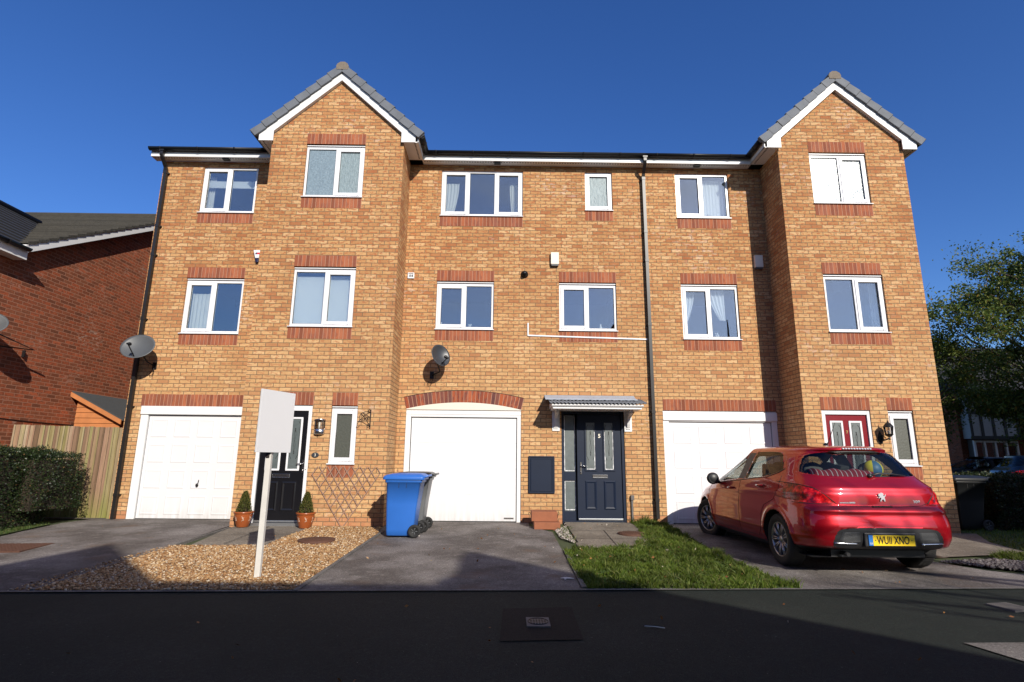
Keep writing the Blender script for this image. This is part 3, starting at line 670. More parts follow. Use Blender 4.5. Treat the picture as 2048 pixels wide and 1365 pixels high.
# ---- house 5
h5 = thing('terraced_house', 'middle brick townhouse with navy front door under a canopy', 'house', (.4, 0, 0))
HOL = [(-2.035, .28, -.05, 2.165), (1.085, 2.345, -.02, 2.165), (-1.52, -.31, 3.81, 4.87), (1.06, 2.27, 3.81, 4.87), (-1.505, .285, 6.34, 7.43), (1.65, 2.25, 6.505, 7.43)]
w = MB(); wall_grid(w, 0, -2.2, 2.93, -.05, SOFF, HOL); w.face([(-2.2, 9, -.05), (2.93, 9, -.05), (2.93, 9, SOFF), (-2.2, 9, SOFF)])
for x in (-2.2, 2.93): w.face([(x, 0, -.05), (x, 9, -.05), (x, 9, SOFF), (x, 0, SOFF)])
w.build('wall', 'buff_brick', h5)
soldier(h5, 'brick_lintel', -1.52, -.31, 4.87, LINT, 0); soldier(h5, 'brick_lintel', 1.06, 2.27, 4.87, LINT, 0)
for a in ((-1.52, -.31, 3.58, 3.805, 0), (1.06, 2.27, 3.58, 3.805, 0), (-1.51, .285, 6.11, 6.335, 0), (1.645, 2.255, 6.275, 6.50, 0)): soldier(h5, 'brick_sill', *a)
window(h5, 0, -1.52, -.31, 3.81, 4.87, S2); window(h5, 0, 1.06, 2.27, 3.81, 4.87, S2)
window(h5, 0, -1.505, .285, 6.34, 7.43, [(.335, 'S'), (.33, 'F'), (.335, 'S')], head=False); window(h5, 0, 1.65, 2.25, 6.505, 7.43, [(1, 'S')], glass='leafy_glass', head=False)
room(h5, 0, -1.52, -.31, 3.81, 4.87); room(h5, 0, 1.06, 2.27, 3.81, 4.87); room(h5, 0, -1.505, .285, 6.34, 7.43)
main_eave(h5, -1.915, 2.93, -.28); main_roof(h5, -2.2, 2.93); gutter([(-1.86, -.28), (2.93, -.28)], 7.71, h5, .8); downpipe(h5, 2.925, 7.38, .1, 'pipe_plastic')
# arch of bricks above the garage, white infill below it
def arc(xa, xb, zs, rise, n):
    c = (xa + xb) / 2; h = (xb - xa) / 2; Rr = (h * h + rise * rise) / (2 * rise); a = math.asin(h / Rr)
    return c, zs + rise - Rr, Rr, [-a + 2 * a * i / n for i in range(n + 1)]
c, zc, Rr, ts = arc(-2.035, .28, 2.17, .138, 30)
mb = MB(); T = .235
for i in range(30):
    a, b = ts[i], ts[i + 1]
    P = lambda r, t, y: (c + r * math.sin(t), y, zc + r * math.cos(t))
    u0 = i * .0765; u1 = u0 + .0765
    mb.face([P(Rr, a, -.004), P(Rr, b, -.004), P(Rr + T, b, -.004), P(Rr + T, a, -.004)], uv=[(u0, 1.4), (u1, 1.4), (u1, 1.6), (u0, 1.6)])
    mb.face([P(Rr, a, -.004), P(Rr, b, -.004), P(Rr, b, .02), P(Rr, a, .02)], uv=[(u0, 1.4), (u1, 1.4), (u1, 1.42), (u0, 1.42)])
    mb.face([P(Rr + T, a, -.004), P(Rr + T, b, -.004), P(Rr + T, b, .02), P(Rr + T, a, .02)], uv=[(u0, 1.4), (u1, 1.4), (u1, 1.42), (u0, 1.42)])
mb.build('brick_arch', 'arch_brick', h5)
mb = MB(); mb.prism([(-2.03, 2.155), (.275, 2.155)] + [(c + (Rr - .002) * math.sin(t), zc + (Rr - .002) * math.cos(t)) for t in reversed(ts[0:31])], -.0032, .05); mb.build('arch_panel', 'cream_panel', h5)
arcline = MB(); arcline.tube([(c + (Rr + T + .004) * math.sin(t), -.002, zc + (Rr + T + .004) * math.cos(t)) for t in ts], .006, 5); arcline.build('arch_flashing', 'dark_line', h5)

# ---- house 7
h7 = thing('terraced_house', 'right brick townhouse with red front door behind the parked red car', 'house', (5.5, 0, 0))
HOL = [(3.13, 5.44, -.05, 2.19), (3.64, 4.845, 3.66, 4.87), (3.645, 4.815, 6.36, 7.43)]
BH = [(6.19, 7.37, 6.335, 7.49), (6.2, 7.38, 3.655, 4.84), (5.88, 6.80, 0, 2.16), (7.13, 7.61, 1.14, 2.165)]
w = MB(); wall_grid(w, 0, 2.93, 5.55, -.05, SOFF, HOL); wall_grid(w, BAY, 5.55, 8.165, -.05, SOFF, BH)
w.face([(5.55, 0, -.05), (5.55, BAY, -.05), (5.55, BAY, SOFF), (5.55, 0, SOFF)]); w.face([(8.165, BAY, -.05), (8.165, 9, -.05), (8.165, 9, SOFF), (8.165, 4.5, 10.0), (8.165, 0, SOFF), (8.165, BAY, SOFF)])
w.face([(2.93, 9, -.05), (8.165, 9, -.05), (8.165, 9, SOFF), (2.93, 9, SOFF)]); w.build('wall', 'buff_brick', h7)
for a in ((3.14, 5.44, 2.19, 2.415, 0), (3.64, 4.845, 4.87, LINT, 0), (6.19, 7.37, 7.495, 7.73, BAY), (6.19, 7.365, 4.84, 5.075, BAY), (5.87, 6.81, 2.16, 2.40, BAY), (7.125, 7.61, 2.165, 2.40, BAY)): soldier(h7, 'brick_lintel', *a)
for a in ((3.64, 4.85, SIL1, 3.655, 0), (3.645, 4.82, 6.13, 6.355, 0), (6.195, 7.37, 6.08, 6.33, BAY), (6.21, 7.39, 3.42, 3.65, BAY), (7.12, 7.63, .90, 1.13, BAY)): soldier(h7, 'brick_sill', *a)
window(h7, 0, 3.64, 4.845, 3.66, 4.87, S2); window(h7, 0, 3.645, 4.815, 6.36, 7.43, S2, head=False)
window(h7, BAY, 6.19, 7.37, 6.335, 7.49, B2, glass='obscure_glass'); window(h7, BAY, 6.2, 7.38, 3.655, 4.84, B2); window(h7, BAY, 7.13, 7.61, 1.14, 2.165, [(1, 'S')], glass='dim_glass')
room(h7, 0, 3.64, 4.845, 3.66, 4.87); room(h7, 0, 3.645, 4.815, 6.36, 7.43); room(h7, BAY, 6.2, 7.38, 3.655, 4.84)
gable_front(h7, 5.55, 8.165); side_eave(h7, 5.55, 5.25); side_eave(h7, 8.165, 8.43); main_eave(h7, 2.93, 5.27, 4.1)
main_roof(h7, 2.93, 8.2); gutter([(2.93, -.28), (5.22, -.28)], 7.71, h7, .8)

# ---- garage doors
def garage(house, x0, x1, z1, door_x0, door_x1, dz1, panelled=True, y=0, zb=.0):
    f = MB(); yf = y + .02
    f.box(x0 + .002, door_x0, yf, yf + .07, -.02, z1); f.box(door_x1, x1 - .002, yf, yf + .07, -.02, z1)
    f.box(door_x0, door_x1, yf, yf + .07, dz1 + .012, z1); f.build('garage_frame', 'white_paint', house, bevel=.005)
    d = MB(); yd = y + .06
    a, b, c, e = door_x0 + .012, door_x1 - .012, zb + .012, dz1
    if panelled:
        d.box(a, b, yd, yd + .03, c, e)
        W = (b - a) / 4; H = (e - c) / 4
        for i in range(4):
            for j in range(4):
                x, z = a + i * W, c + j * H
                p = [(x + W * .14, z + H * .13), (x + W * .86, z + H * .13), (x + W * .86, z + H * .87), (x + W * .14, z + H * .87)]
                q = [(x + W * .20, z + H * .22), (x + W * .80, z + H * .22), (x + W * .80, z + H * .78), (x + W * .20, z + H * .78)]
                g = [(x + W * .17, z + H * .175), (x + W * .83, z + H * .175), (x + W * .83, z + H * .825), (x + W * .17, z + H * .825)]
                for k in range(4):
                    k2 = (k + 1) % 4
                    d.face([(*p[k][:1], yd - .0005, p[k][1]), (p[k2][0], yd - .0005, p[k2][1]), (g[k2][0], yd - .007, g[k2][1]), (g[k][0], yd - .007, g[k][1])])
                    d.face([(g[k][0], yd - .007, g[k][1]), (g[k2][0], yd - .007, g[k2][1]), (q[k2][0], yd - .003, q[k2][1]), (q[k][0], yd - .003, q[k][1])])
                d.face([(u, yd - .003, v) for u, v in q])
    else:
        n = 4; H = (e - c) / n
        for j in range(n): d.box(a, b, yd, yd + .03, c + j * H + .0015, c + (j + 1) * H - .0015)
        d.box(a + .01, b - .01, yd + .004, yd + .02, c + .01, e - .01)
    o = d.build('garage_door', 'garage_white', house, bevel=0 if panelled else .004)
    k = MB(); k.box(door_x0, door_x1, yf + .055, yf + .065, dz1 - .01, dz1 + .012); k.box(door_x0, a, yf + .05, yf + .062, zb, dz1); k.box(b, door_x1, yf + .05, yf + .062, zb, dz1); k.box(door_x0, door_x1, yf + .04, yf + .065, zb - .02, c)
    k.build('door_gap', 'dark_line', house)
    return o, yd
g3, yd = garage(h3, -7.33, -5.30, 2.17, -7.18, -5.32, 1.985)
hm = MB(); hm.sphere((-6.05, yd - .025, .64), .028, 8, (1, .7, 1.25)); hm.tube([(-6.04, yd - .02, .66), (-6.02, yd - .035, .74)], .007, 6); hm.build('handle', 'black_plastic', g3)
g5, yd = garage(h5, -2.035, .28, 2.165, -1.93, .20, 2.0, panelled=False)
bd = MB(); bd.box(-.045, .145, yd - .004, yd, .055, .085); bd.build('badge', 'steel', g5)
b2 = MB(); b2.box(-2.03, .275, .012, .02, 2.065, 2.085); b2.box(-2.03, .275, .014, .0195, 2.145, 2.155); b2.build('frame_trim', 'white_paint', h5)
g7, yd = garage(h7, 3.13, 5.44, 2.19, 3.25, 5.33, 1.96)
# the projecting head boards above the two panelled doors
for h, a, b, z in ((h3, -7.33, -5.30, 1.985), (h7, 3.13, 5.44, 1.975)):
    m_ = MB(); m_.box(a + .002, b - .002, -.006, .019, z + .02, z + .185); m_.build('head_board', 'white_paint', h, bevel=.004)

# ---- front doors
def ring(mb, x0, x1, z0, z1, w, y0, y1, mi=0):
    mb.box(x0, x1, y0, y1, z0, z0 + w, mi); mb.box(x0, x1, y0, y1, z1 - w, z1, mi); mb.box(x0, x0 + w, y0, y1, z0 + w, z1 - w, mi); mb.box(x1 - w, x1, y0, y1, z0 + w, z1 - w, mi)
def raised(mb, x0, x1, z0, z1, y):
    w = .022
    P = [(x0, z0), (x1, z0), (x1, z1), (x0, z1)]; Q = [(x0 + w, z0 + w), (x1 - w, z0 + w), (x1 - w, z1 - w), (x0 + w, z1 - w)]; S = [(x0 + 2.2 * w, z0 + 2.2 * w), (x1 - 2.2 * w, z0 + 2.2 * w), (x1 - 2.2 * w, z1 - 2.2 * w), (x0 + 2.2 * w, z1 - 2.2 * w)]
    for k in range(4):
        j = (k + 1) % 4
        mb.face([(P[k][0], y - .001, P[k][1]), (P[j][0], y - .001, P[j][1]), (Q[j][0], y - .014, Q[j][1]), (Q[k][0], y - .014, Q[k][1])])
        mb.face([(Q[k][0], y - .014, Q[k][1]), (Q[j][0], y - .014, Q[j][1]), (S[j][0], y - .004, S[j][1]), (S[k][0], y - .004, S[k][1])])
    mb.face([(a, y - .004, b) for a, b in S])
def etched(parent, x0, x1, z0, z1, y, flower=True):
    mb = MB(); xc = (x0 + x1) / 2; w = (x1 - x0) / 2; r = .0035
    for s in (-1, 1):
        e = xc + s * w * .86; i = xc + s * w * .5
        pts = [(i, z1 - .04), (e, z1 - .09), (e, z0 + (z1 - z0) * .28), (i, z0 + (z1 - z0) * .2)]
        mb.tube([(a, y, b) for a, b in pts], r, 5)
    n = 14; za, zb = z0 + (z1 - z0) * .35, z1 - (z1 - z0) * .2
    for s in (-1, 1): mb.tube([(xc + s * .014 * math.sin(math.pi * 2 * k / n), y, za + (zb - za) * k / n) for k in range(n + 1)], .0022, 4)
    for z in (za, zb, zb - .035, za - .035): mb.sphere((xc, y, z), .010, 5, (1, .3, 1.5))
    mb.build('leaded_pattern', 'dark_line', parent)
def fdoor(house, y, fx, leaf, ztop, mat, fmat, glasses, surround, gz, panels, letter, num, handle_x, nxz, fh=.055, sill=True, side=0):
    f = MB(); a, b = fx; c, d = leaf
    if side: f.box(a + .002, a + .055, y + .02, y + .09, 0, ztop); f.box(a + .055, side, y + .02, y + .09, ztop - fh, ztop)
    f.box(side or (a + .002), c, y + .02, y + .09, 0, ztop); f.box(d, b - .002, y + .02, y + .09, 0, ztop); f.box(c, d, y + .02, y + .09, ztop - fh, ztop)
    f.build('door_frame', fmat, house, bevel=.005)
    L = MB(); yl = y + .05; L.box(c + .004, d - .004, yl, yl + .04, .05, ztop - fh - .004)
    for p in panels: raised(L, *p, yl)
    o = L.build('front_door', mat, house)
    for i, (g0, g1) in enumerate(glasses):
        S = MB(); w = surround[1]; ring(S, g0 - w, g1 + w, gz[0] - w, gz[1] + w, w, yl - .014, yl - .0005); S.build('glazing_surround', surround[0], o, bevel=.003)
        p = MB(); p.box(g0, g1, yl - .006, yl - .0015, gz[0], gz[1]); pn = p.build('glazing', 'etched_glass', o)
        etched(o, g0, g1, gz[0], gz[1], yl - .008)
    S = MB(); ring(S, *letter, .012, yl - .012, yl); S.box(letter[0] + .012, letter[1] - .012, yl - .007, yl, letter[2] + .012, letter[3] - .012); S.build('letter_plate', 'steel', o, bevel=.002)
    S = MB(); hx = handle_x; S.box(hx - .016, hx + .016, yl - .012, yl, .92, 1.15); s = 1 if hx < (c + d) / 2 else -1
    S.tube([(hx, yl - .01, 1.08), (hx, yl - .05, 1.08), (hx + s * .11, yl - .05, 1.075)], .009, 8); S.lathe([(0, 0), (.01, 0), (.01, .012), (0, .012)], 10, M=Matrix.Translation((hx, yl - .012, .96)) @ Matrix.Rotation(R(90), 4, 'X'))
    S.build('handle', 'steel', o)
    if sill:
        S = MB(); S.box(c + .01, d - .01, yl - .03, yl - .002, .055, .085); S.build('weather_bar', 'galvanised', o, bevel=.004)
        S = MB(); S.box(a + .01, b - .01, y - .02, y + .1, -.01, .046); S.build('threshold', fmat if fmat != 'upvc' else 'galvanised', house)
    if num: text('door_number', num, nxz[2], (nxz[0], yl - .004, nxz[1]), RX90, 'gold' if mat == 'red_paint' else 'putty', o, .003, bold=.003, world=True)
    return o
d3 = fdoor(h3, BAY, (-4.60, -3.62), (-4.535, -3.69), 2.14, 'black_paint', 'upvc', [(-4.385, -4.185), (-4.005, -3.825)], ('upvc', .032), (.985, 1.89),
      [(-4.40, -4.15, .24, .76), (-4.08, -3.82, .24, .76)], (-4.265, -3.95, .824, .896), None, -3.725, None, fh=.10)
d5 = fdoor(h5, 0, (1.085, 2.345), (1.40, 2.285), 2.15, 'navy_paint', 'navy_paint', [(1.58, 1.755), (1.945, 2.12)], ('navy_paint', .03), (1.01, 1.93),
      [(1.55, 1.775, .25, .80), (1.915, 2.15, .25, .80)], (1.70, 1.995, .848, .913), '5', 1.47, (1.847, 1.665, .105), side=1.36)
d7 = fdoor(h7, BAY, (5.88, 6.80), (5.955, 6.74), 2.165, 'red_paint', 'upvc', [(6.075, 6.245), (6.43, 6.60)], ('upvc', .035), (1.02, 1.925),
      [(6.05, 6.28, .24, .76), (6.42, 6.64, .24, .76)], (6.2, 6.5, .824, .896), '7', 6.02, (6.345, 1.75, .075), fh=.09)
# sidelight of the navy door with its roughly masked glass edges
S = MB(); S.box(1.36, 1.398, .02, .09, 0, 2.10); S.box(1.135, 1.36, .03, .08, .0, .22); S.box(1.135, 1.36, .03, .08, .80, .965); S.build('sidelight_panel', 'navy_paint', h5)
for z0, z1 in ((.965, 2.075), (.22, .80)):
    p = MB(); p.box(1.14, 1.36, .058, .064, z0, z1); g = p.build('sidelight_glass', 'etched_glass', h5)
def putty(parent, x0, x1, z0, z1, y, sides):
    mb = MB()
    def strip(a, b):
        n = 26; prev = None
        for i in range(n + 1):
            t = i / n; w = .003 + .006 * abs(noise.noise(Vector((a[0] * 9 + t * 7, a[1] * 5, t * 5 + b[1])))) * 2
            p = (a[0] + (b[0] - a[0]) * t, a[1] + (b[1] - a[1]) * t); d = (w, 0) if abs(b[0] - a[0]) < .01 else (0, w)
            q = ((p[0] - d[0], y, p[1] - d[1]), (p[0] + d[0], y, p[1] + d[1]))
            if prev: mb.face([prev[0], q[0], q[1], prev[1]])
            prev = q
    if 'l' in sides: strip((x0, z0), (x0, z1))
    if 'r' in sides: strip((x1, z0), (x1, z1))
    if 'b' in sides: strip((x0, z0), (x1, z0))
    if 't' in sides: strip((x0, z1), (x1, z1))
    mb.build('masking_edge', 'upvc', parent)
putty(h5, 1.150, 1.352, .985, 2.05, .055, 'lrb'); putty(h5, 1.152, 1.352, .245, .785, .055, 'lrbt'); putty(d5, 1.588, 1.748, 1.02, 1.75, .040, 'rb'); putty(d5, 1.953, 2.112, 1.02, 1.75, .040, 'lrb')

# ---- canopy over the navy door
cn = MB()
cn.box(.87, 2.57, -.60, -.002, 2.15, 2.19); canopy = cn.build('canopy', 'white_paint', h5, bevel=.004)
c2 = MB(); c2.prism([(-.62, 2.19), (-.64, 2.215), (-.64, 2.235), (-.002, 2.30), (-.002, 2.19)], .845, 2.60, axis='x'); c2.build('canopy_moulding', 'white_paint', h5, bevel=.004)
c3 = MB(); n = 26; X0, X1 = .80, 2.655
rows_t = []; 
P0 = [(X0 + (X1 - X0) * i / (n * 6), .012 * math.cos(2 * math.pi * i / 6)) for i in range(n * 6 + 1)]
for yy, zz in ((-.67, 2.262), (-.67 + .003, 2.275), (-.002, 2.405), ):
    rows_t.append([(x, yy, zz + h) for x, h in P0])
c3.grid([rows_t[0], rows_t[2]]); c3.grid([[(x, y, z - .012) for x, y, z in rows_t[0]], [(x, y, z - .012) for x, y, z in rows_t[2]]]); c3.grid([rows_t[0], [(x, y, z - .012) for x, y, z in rows_t[0]]])
c3.build('canopy_roof', 'slate_tile', h5)
c4 = MB(); pts = []
for i in range(40):
    x = .745 + (2.56 - .745) * i / 39; j = .004 * math.sin(i * 2.1)
    pts.append([(x, -.004, 2.472), (x, -.02, 2.462 + j), (x, -.14, 2.405 + j), (x, -.36 + j * 2, 2.352 + j)])
c4.grid(pts); c4.grid([[(x, y, z - .008) for x, y, z in r] for r in pts]); c4.grid([[r[-1], (r[-1][0], r[-1][1], r[-1][2] - .008)] for r in pts]); c4.build('lead_flashing', 'lead', h5)
for xa, s in ((.90, 1), (2.345, 1)):
    b = MB(); b.box(xa, xa + .15, -.022, -.001, 1.755, 2.15)
    pr = [(-.022, 1.83), (-.055, 1.83), (-.09, 1.90), (-.12, 2.0), (-.20, 2.06), (-.36, 2.095), (-.38, 2.15), (-.022, 2.15)]
    b.prism(pr[:5] + [(-.20, 2.15), (-.022, 2.15)], xa + .045, xa + .105, axis='x'); b.prism([(-.20, 2.06), (-.36, 2.095), (-.38, 2.15), (-.20, 2.15)], xa + .045, xa + .105, axis='x')
    b.box(xa + .03, xa + .12, -.04, -.022, 1.80, 1.85); b.build('canopy_bracket', 'white_paint', h5, bevel=.003)
b = MB(); b.box(1.62, 1.75, -.40, -.30, 2.135, 2.15); b.build('canopy_light', 'white_paint', h5)
# meter box
mb = MB(); ring(mb, .43, .94, .55, 1.262, .03, -.03, .0); mb.box(.46, .91, -.018, 0, .58, 1.232); ring(mb, .475, .895, .595, 1.217, .012, -.026, -.018); mb.build('meter_box', 'navy_paint', h5, bevel=.004)
mb = MB(); mb.box(2.42, 2.485, -.06, 0, .44, .53); mb.box(2.428, 2.462, -.045, 0, .04, .44); mb.build('pipe_cover', 'grey_cover', h5, bevel=.004)
mb = MB(); mb.box(-3.645, -3.665 + .002, BAY - .01, BAY + .015, .98, 1.06); mb.build('doorbell', 'upvc', h3, bevel=.004)

# ---- small things fixed to the walls
def wallbox(label, x, z, w=.17, h=.30):
    t = thing('alarm_box', label, 'alarm box', (x, 0, z)); mb = MB()
    mb.prism([(x - w / 2, z - h / 2 + .035), (x + w / 2, z - h / 2 + .035), (x + w / 2, z + h / 2), (x - w / 2, z + h / 2)], -.075, -.001); mb.build('cover', 'cream_panel', t, bevel=.006)
    mb = MB(); mb.box(x - w / 2 + .01, x + w / 2 - .01, -.07, -.001, z - h / 2, z - h / 2 + .035); mb.build('lens', 'dish_light', t, bevel=.004)
wallbox('cream wall box high on the middle house, above the right first-floor window', .972, 5.362)
wallbox('cream wall box in the shadow of the right bay', 5.32, 5.355)
t = thing('alarm_box', 'white tapered alarm box with red and blue marks beside the left bay', 'alarm box', (-5.34, 0, 5.35)); mb = MB()
mb.prism([(-5.37, 5.30), (-5.295, 5.30), (-5.275, 5.48), (-5.42, 5.48)], -.07, -.001); mb.build('cover', 'upvc', t, bevel=.008)
mb = MB(); mb.prism([(-5.355, 5.21), (-5.305, 5.21), (-5.292, 5.298), (-5.372, 5.298)], -.06, -.001); mb.build('strobe_lens', 'alarm_blue', t, bevel=.008)
mb = MB(); mb.prism([(-5.375, 5.385), (-5.345, 5.385), (-5.325, 5.42), (-5.355, 5.42)], -.0735, -.070); mb.build('blue_mark', 'alarm_blue', t); mb = MB(); mb.prism([(-5.34, 5.385), (-5.275, 5.385), (-5.28, 5.42), (-5.32, 5.42)], -.0735, -.070); mb.build('red_mark', 'alarm_red', t)
t = thing('wall_vent', 'small square vent cover beside the left bay on the middle house', 'vent', (-2.07, 0, 4.97)); mb = MB(); ring(mb, -2.135, -2.005, 4.905, 5.035, .014, -.03, 0); mb.box(-2.121, -2.019, -.012, 0, 4.919, 5.021); mb.build('frame', 'upvc', t, bevel=.003)
mb = MB()
for i in range(2): mb.box(-2.105 + i * .045, -2.075 + i * .045, -.0135, -.012, 4.94, 4.995)
mb.build('grille', 'dish_light', t)
t = thing('flue', 'round black flue outlet between the first-floor windows of the middle house', 'flue', (.33, 0, 5.03)); mb = MB()
Mx = Matrix.Translation((.33, 0, 5.03)) @ Matrix.Rotation(R(90), 4, 'X')
mb.lathe([(.001, .13), (.035, .13), (.035, .09), (.05, .09), (.05, .03), (.08, .012), (.08, 0)], 20, M=Mx); mb.build('terminal', 'black_plastic', t)
t = thing('conduit', 'thin white plastic conduit running sloping to the drainpipe on the middle house', 'conduit', (.41, 0, 3.7)); mb = MB()
mb.box(.396, .424, -.022, 0, 3.70, 3.97)
M_ = Matrix.Translation((.40, 0, 3.705)) @ Matrix.Rotation(math.atan2(-.055, 2.49), 4, 'Y') ; ang = math.atan2(.055, 2.49); M_ = Matrix.Translation((.40, 0, 3.705)) @ Matrix.Rotation(ang, 4, 'Y')
mb.box(0, 2.49, -.020, -.001, -.014, .014, M=M_); mb.build('channel', 'upvc', t)
def dish(label, c, wallp, wd, hd, aim, mat='dish_grey', scale=1):
    """c: dish centre, wallp: bracket point on the wall, aim: unit vector of the dish axis"""
    t = thing('satellite_dish', label, 'satellite dish', wallp); c = Vector(c); wp = Vector(wallp)
    a = Vector(aim).normalized(); x = Vector((0, 0, 1)).cross(a).normalized(); z = a.cross(x)
    rows = []; rows2 = []
    for i in range(9):
        r = i / 8
        rows.append([c + x * (r * wd / 2 * math.cos(q)) + z * (r * hd / 2 * math.sin(q)) + a * (.075 * r * r) for q in [2 * math.pi * k / 36 for k in range(36)]])
        rows2.append([p - a * .008 for p in rows[-1]])
    mb = MB(); mb.grid(rows, closev=True); mb.grid(rows2, closev=True); mb.grid([rows[-1], rows2[-1]], closev=True); mb.build('reflector', mat, t)
    foot = c - z * hd * .42 + a * .03; lnb = c + a * (wd * .62) - z * hd * .30
    mb = MB(); mb.tube([c - a * .02 - z * hd * .1, foot - a * .03, lnb], .011, 8); mb.build('feed_arm', 'black_plastic', t)
    mb = MB(); d = (c + a * .1 - lnb).normalized(); mb.tube([lnb - d * .02, lnb + d * .04, lnb + d * .045], [.02, .02, .034], 12); mb.tube([lnb + d * .045, lnb + d * .075], .034, 12); mb.build('receiver', 'black_plastic', t)
    mb = MB(); mb.tube([c - a * .03, c - a * .09 - z * .02, Vector((c.x, -.11, wp.z + .06)) if abs(a.y) > .4 else wp + Vector((0, 0, .06)), wp], .015, 8)
    if abs(aim[1]) > .2: mb.box(wp.x - .04, wp.x + .04, -.02, 0, wp.z - .07, wp.z + .07)
    # cable loop
    mb.tube([wp + Vector((0, -.03, 0)), wp + Vector((.02, -.04, -.10)), wp + Vector((.0, -.03, -.19)), wp + Vector((-.05, -.03, -.21)), wp + Vector((-.075, -.02, -.16)), wp + Vector((-.05, -.01, -.13))], .006, 6)
    mb.build('mount', 'black_plastic', t)
    return t
dish('light grey satellite dish overlapping the drainpipe at the left corner', (-7.27, -.42, 3.26), (-7.18, -.012, 2.98), .62, .56, (.12, -.90, .42), 'dish_light')
dish('dark grey satellite dish above the white arched garage', (-1.37, -.38, 3.17), (-1.545, -.012, 2.85), .43, .46, (.62, -.70, .26))
dish('satellite dish on the red brick side wall at the left edge of the photo', (-9.58, -1.21, 3.52), (-9.88, -1.12, 3.2), .62, .5, (.45, -.75, .45), 'dish_light')
dish('satellite dish seen edge on at the right corner of the right house', (8.45, .6, 3.42), (8.18, .6, 3.1), .45, .5, (.35, -.82, .4), 'dish_grey')
# lamps, number plaque, hanging basket bracket
t = thing('wall_lamp', 'half-cylinder steel and glass wall lamp right of the black front door', 'wall lamp', (-3.46, BAY, 1.6)); y = BAY
def half(mb, r0, z0, r1, z1, n=14, cx=-3.46):
    rows = [[(cx + r * math.cos(q), y - r * .85 * math.sin(q), z) for q in [math.pi * k / n for k in range(n + 1)]] for r, z in ((r0, z0), (r1, z1))]
    mb.grid(rows)
mb = MB()
for a in ((.098, 1.87, .105, 1.885), (.105, 1.885, .02, 1.895), (.088, 1.61, .098, 1.62), (.098, 1.62, .098, 1.70), (.098, 1.70, .09, 1.705), (.088, 1.61, .02, 1.60)): half(mb, *a)
for q in (.0, .25, .5, .75, 1.0): mb.box(-3.464 + .095 * math.cos(q * math.pi), -3.456 + .095 * math.cos(q * math.pi), y - .085 * math.sin(q * math.pi) - .004, y - .085 * math.sin(q * math.pi) + .004, 1.70, 1.88)
mb.build('lamp_body', 'steel', t); mb = MB(); half(mb, .09, 1.70, .09, 1.875); mb.build('lamp_glass', 'lamp_glass', t); mb = MB(); mb.tube([(-3.46, y - .035, 1.70), (-3.46, y - .035, 1.83)], .022, 10); mb.build('bulb', 'bulb', t)
t = thing('number_plaque', 'oval grey plaque numbered 3 beside the black front door', 'house number', (-3.50, BAY, 1.235)); mb = MB()
mb.prism([(-3.50 + .068 * math.cos(q), 1.235 + .048 * math.sin(q)) for q in [2 * math.pi * k / 24 for k in range(24)]], BAY - .012, BAY - .001); mb.build('plate', 'dish_grey', t, bevel=.003)
text('digit', '3', .07, (-3.50, BAY - .014, 1.235), RX90, 'putty', t, .0015, world=True)
t = thing('hanging_bracket', 'ornate black iron bracket without basket on the left bay', 'bracket', (-2.53, BAY, 1.9)); mb = MB(); y = BAY
mb.box(-2.545, -2.527, y - .012, y - .001, 1.72, 2.07)
def scroll(mb, pts, r=.006): mb.tube(pts, r, 6)
scroll(mb, [(-2.536, y - .01, 2.03), (-2.60, y - .12, 2.03), (-2.66, y - .22, 1.98), (-2.68, y - .25, 1.90), (-2.66, y - .23, 1.87), (-2.645, y - .2, 1.89)])
scroll(mb, [(-2.536, y - .01, 1.76), (-2.57, y - .08, 1.84), (-2.62, y - .15, 1.93), (-2.66, y - .22, 1.97)])
for k in range(5):
    cxx, cyy, czz = -2.575 - .017 * k, y - .06 - .03 * k, 1.93 + .012 * k
    scroll(mb, [(cxx + .022 * math.cos(q) * (1 - q / 14), cyy, czz + .03 * math.sin(q) * (1 - q / 14)) for q in [i * .7 for i in range(12)]], .0045)
for k in range(3): scroll(mb, [(-2.555 + .02 * math.cos(q), y - .02 - .01 * k, 2.05 - .13 * k + .025 * math.sin(q)) for q in [i * .6 for i in range(10)]], .005)
mb.build('scrollwork', 'iron', t)
t = thing('wall_lantern', 'black coach lantern beside the red front door', 'wall lamp', (6.92, BAY, 1.62)); y = BAY; mb = MB(); lx, ly = 6.99, BAY - .16
mb.lathe([(.006, .0), (.028, .01), (.06, .03), (.08, .06)], 6, (lx, ly, 1.655)); mb.lathe([(.093, .0), (.085, .02), (.05, .065), (.025, .08), (.012, .10), (.008, .12), (.001, .155)], 6, (lx, ly, 1.84)); mb.lathe([(.006, -.05), (.012, -.02), (.004, .0)], 8, (lx, ly, 1.655))
for k in range(6):
    q = k * math.pi / 3; mb.tube([(lx + .06 * math.cos(q), ly + .06 * math.sin(q), 1.69), (lx + .085 * math.cos(q), ly + .085 * math.sin(q), 1.845)], .005, 5)
mb.tube([(6.92, y - .01, 1.60), (6.93, y - .08, 1.60), (6.96, y - .14, 1.62), (lx, ly, 1.65)], .012, 8); mb.tube([(6.92, y - .01, 1.70), (6.935, y - .07, 1.69), (6.95, y - .12, 1.64)], .008, 8)
mb.prism([(6.885, 1.55), (6.955, 1.55), (6.965, 1.66), (6.92, 1.77), (6.875, 1.66)], y - .02, y - .001); mb.build('lantern_frame', 'black_plastic', t)
mb = MB(); mb.lathe([(.058, 0), (.08, .15)], 6, (lx, ly, 1.69)); mb.build('lantern_glass', 'lamp_glass', t); mb = MB(); mb.lathe([(.001, 0), (.018, 0), (.02, .08), (.001, .10)], 10, (lx, ly, 1.69)); mb.build('bulb', 'bulb', t)

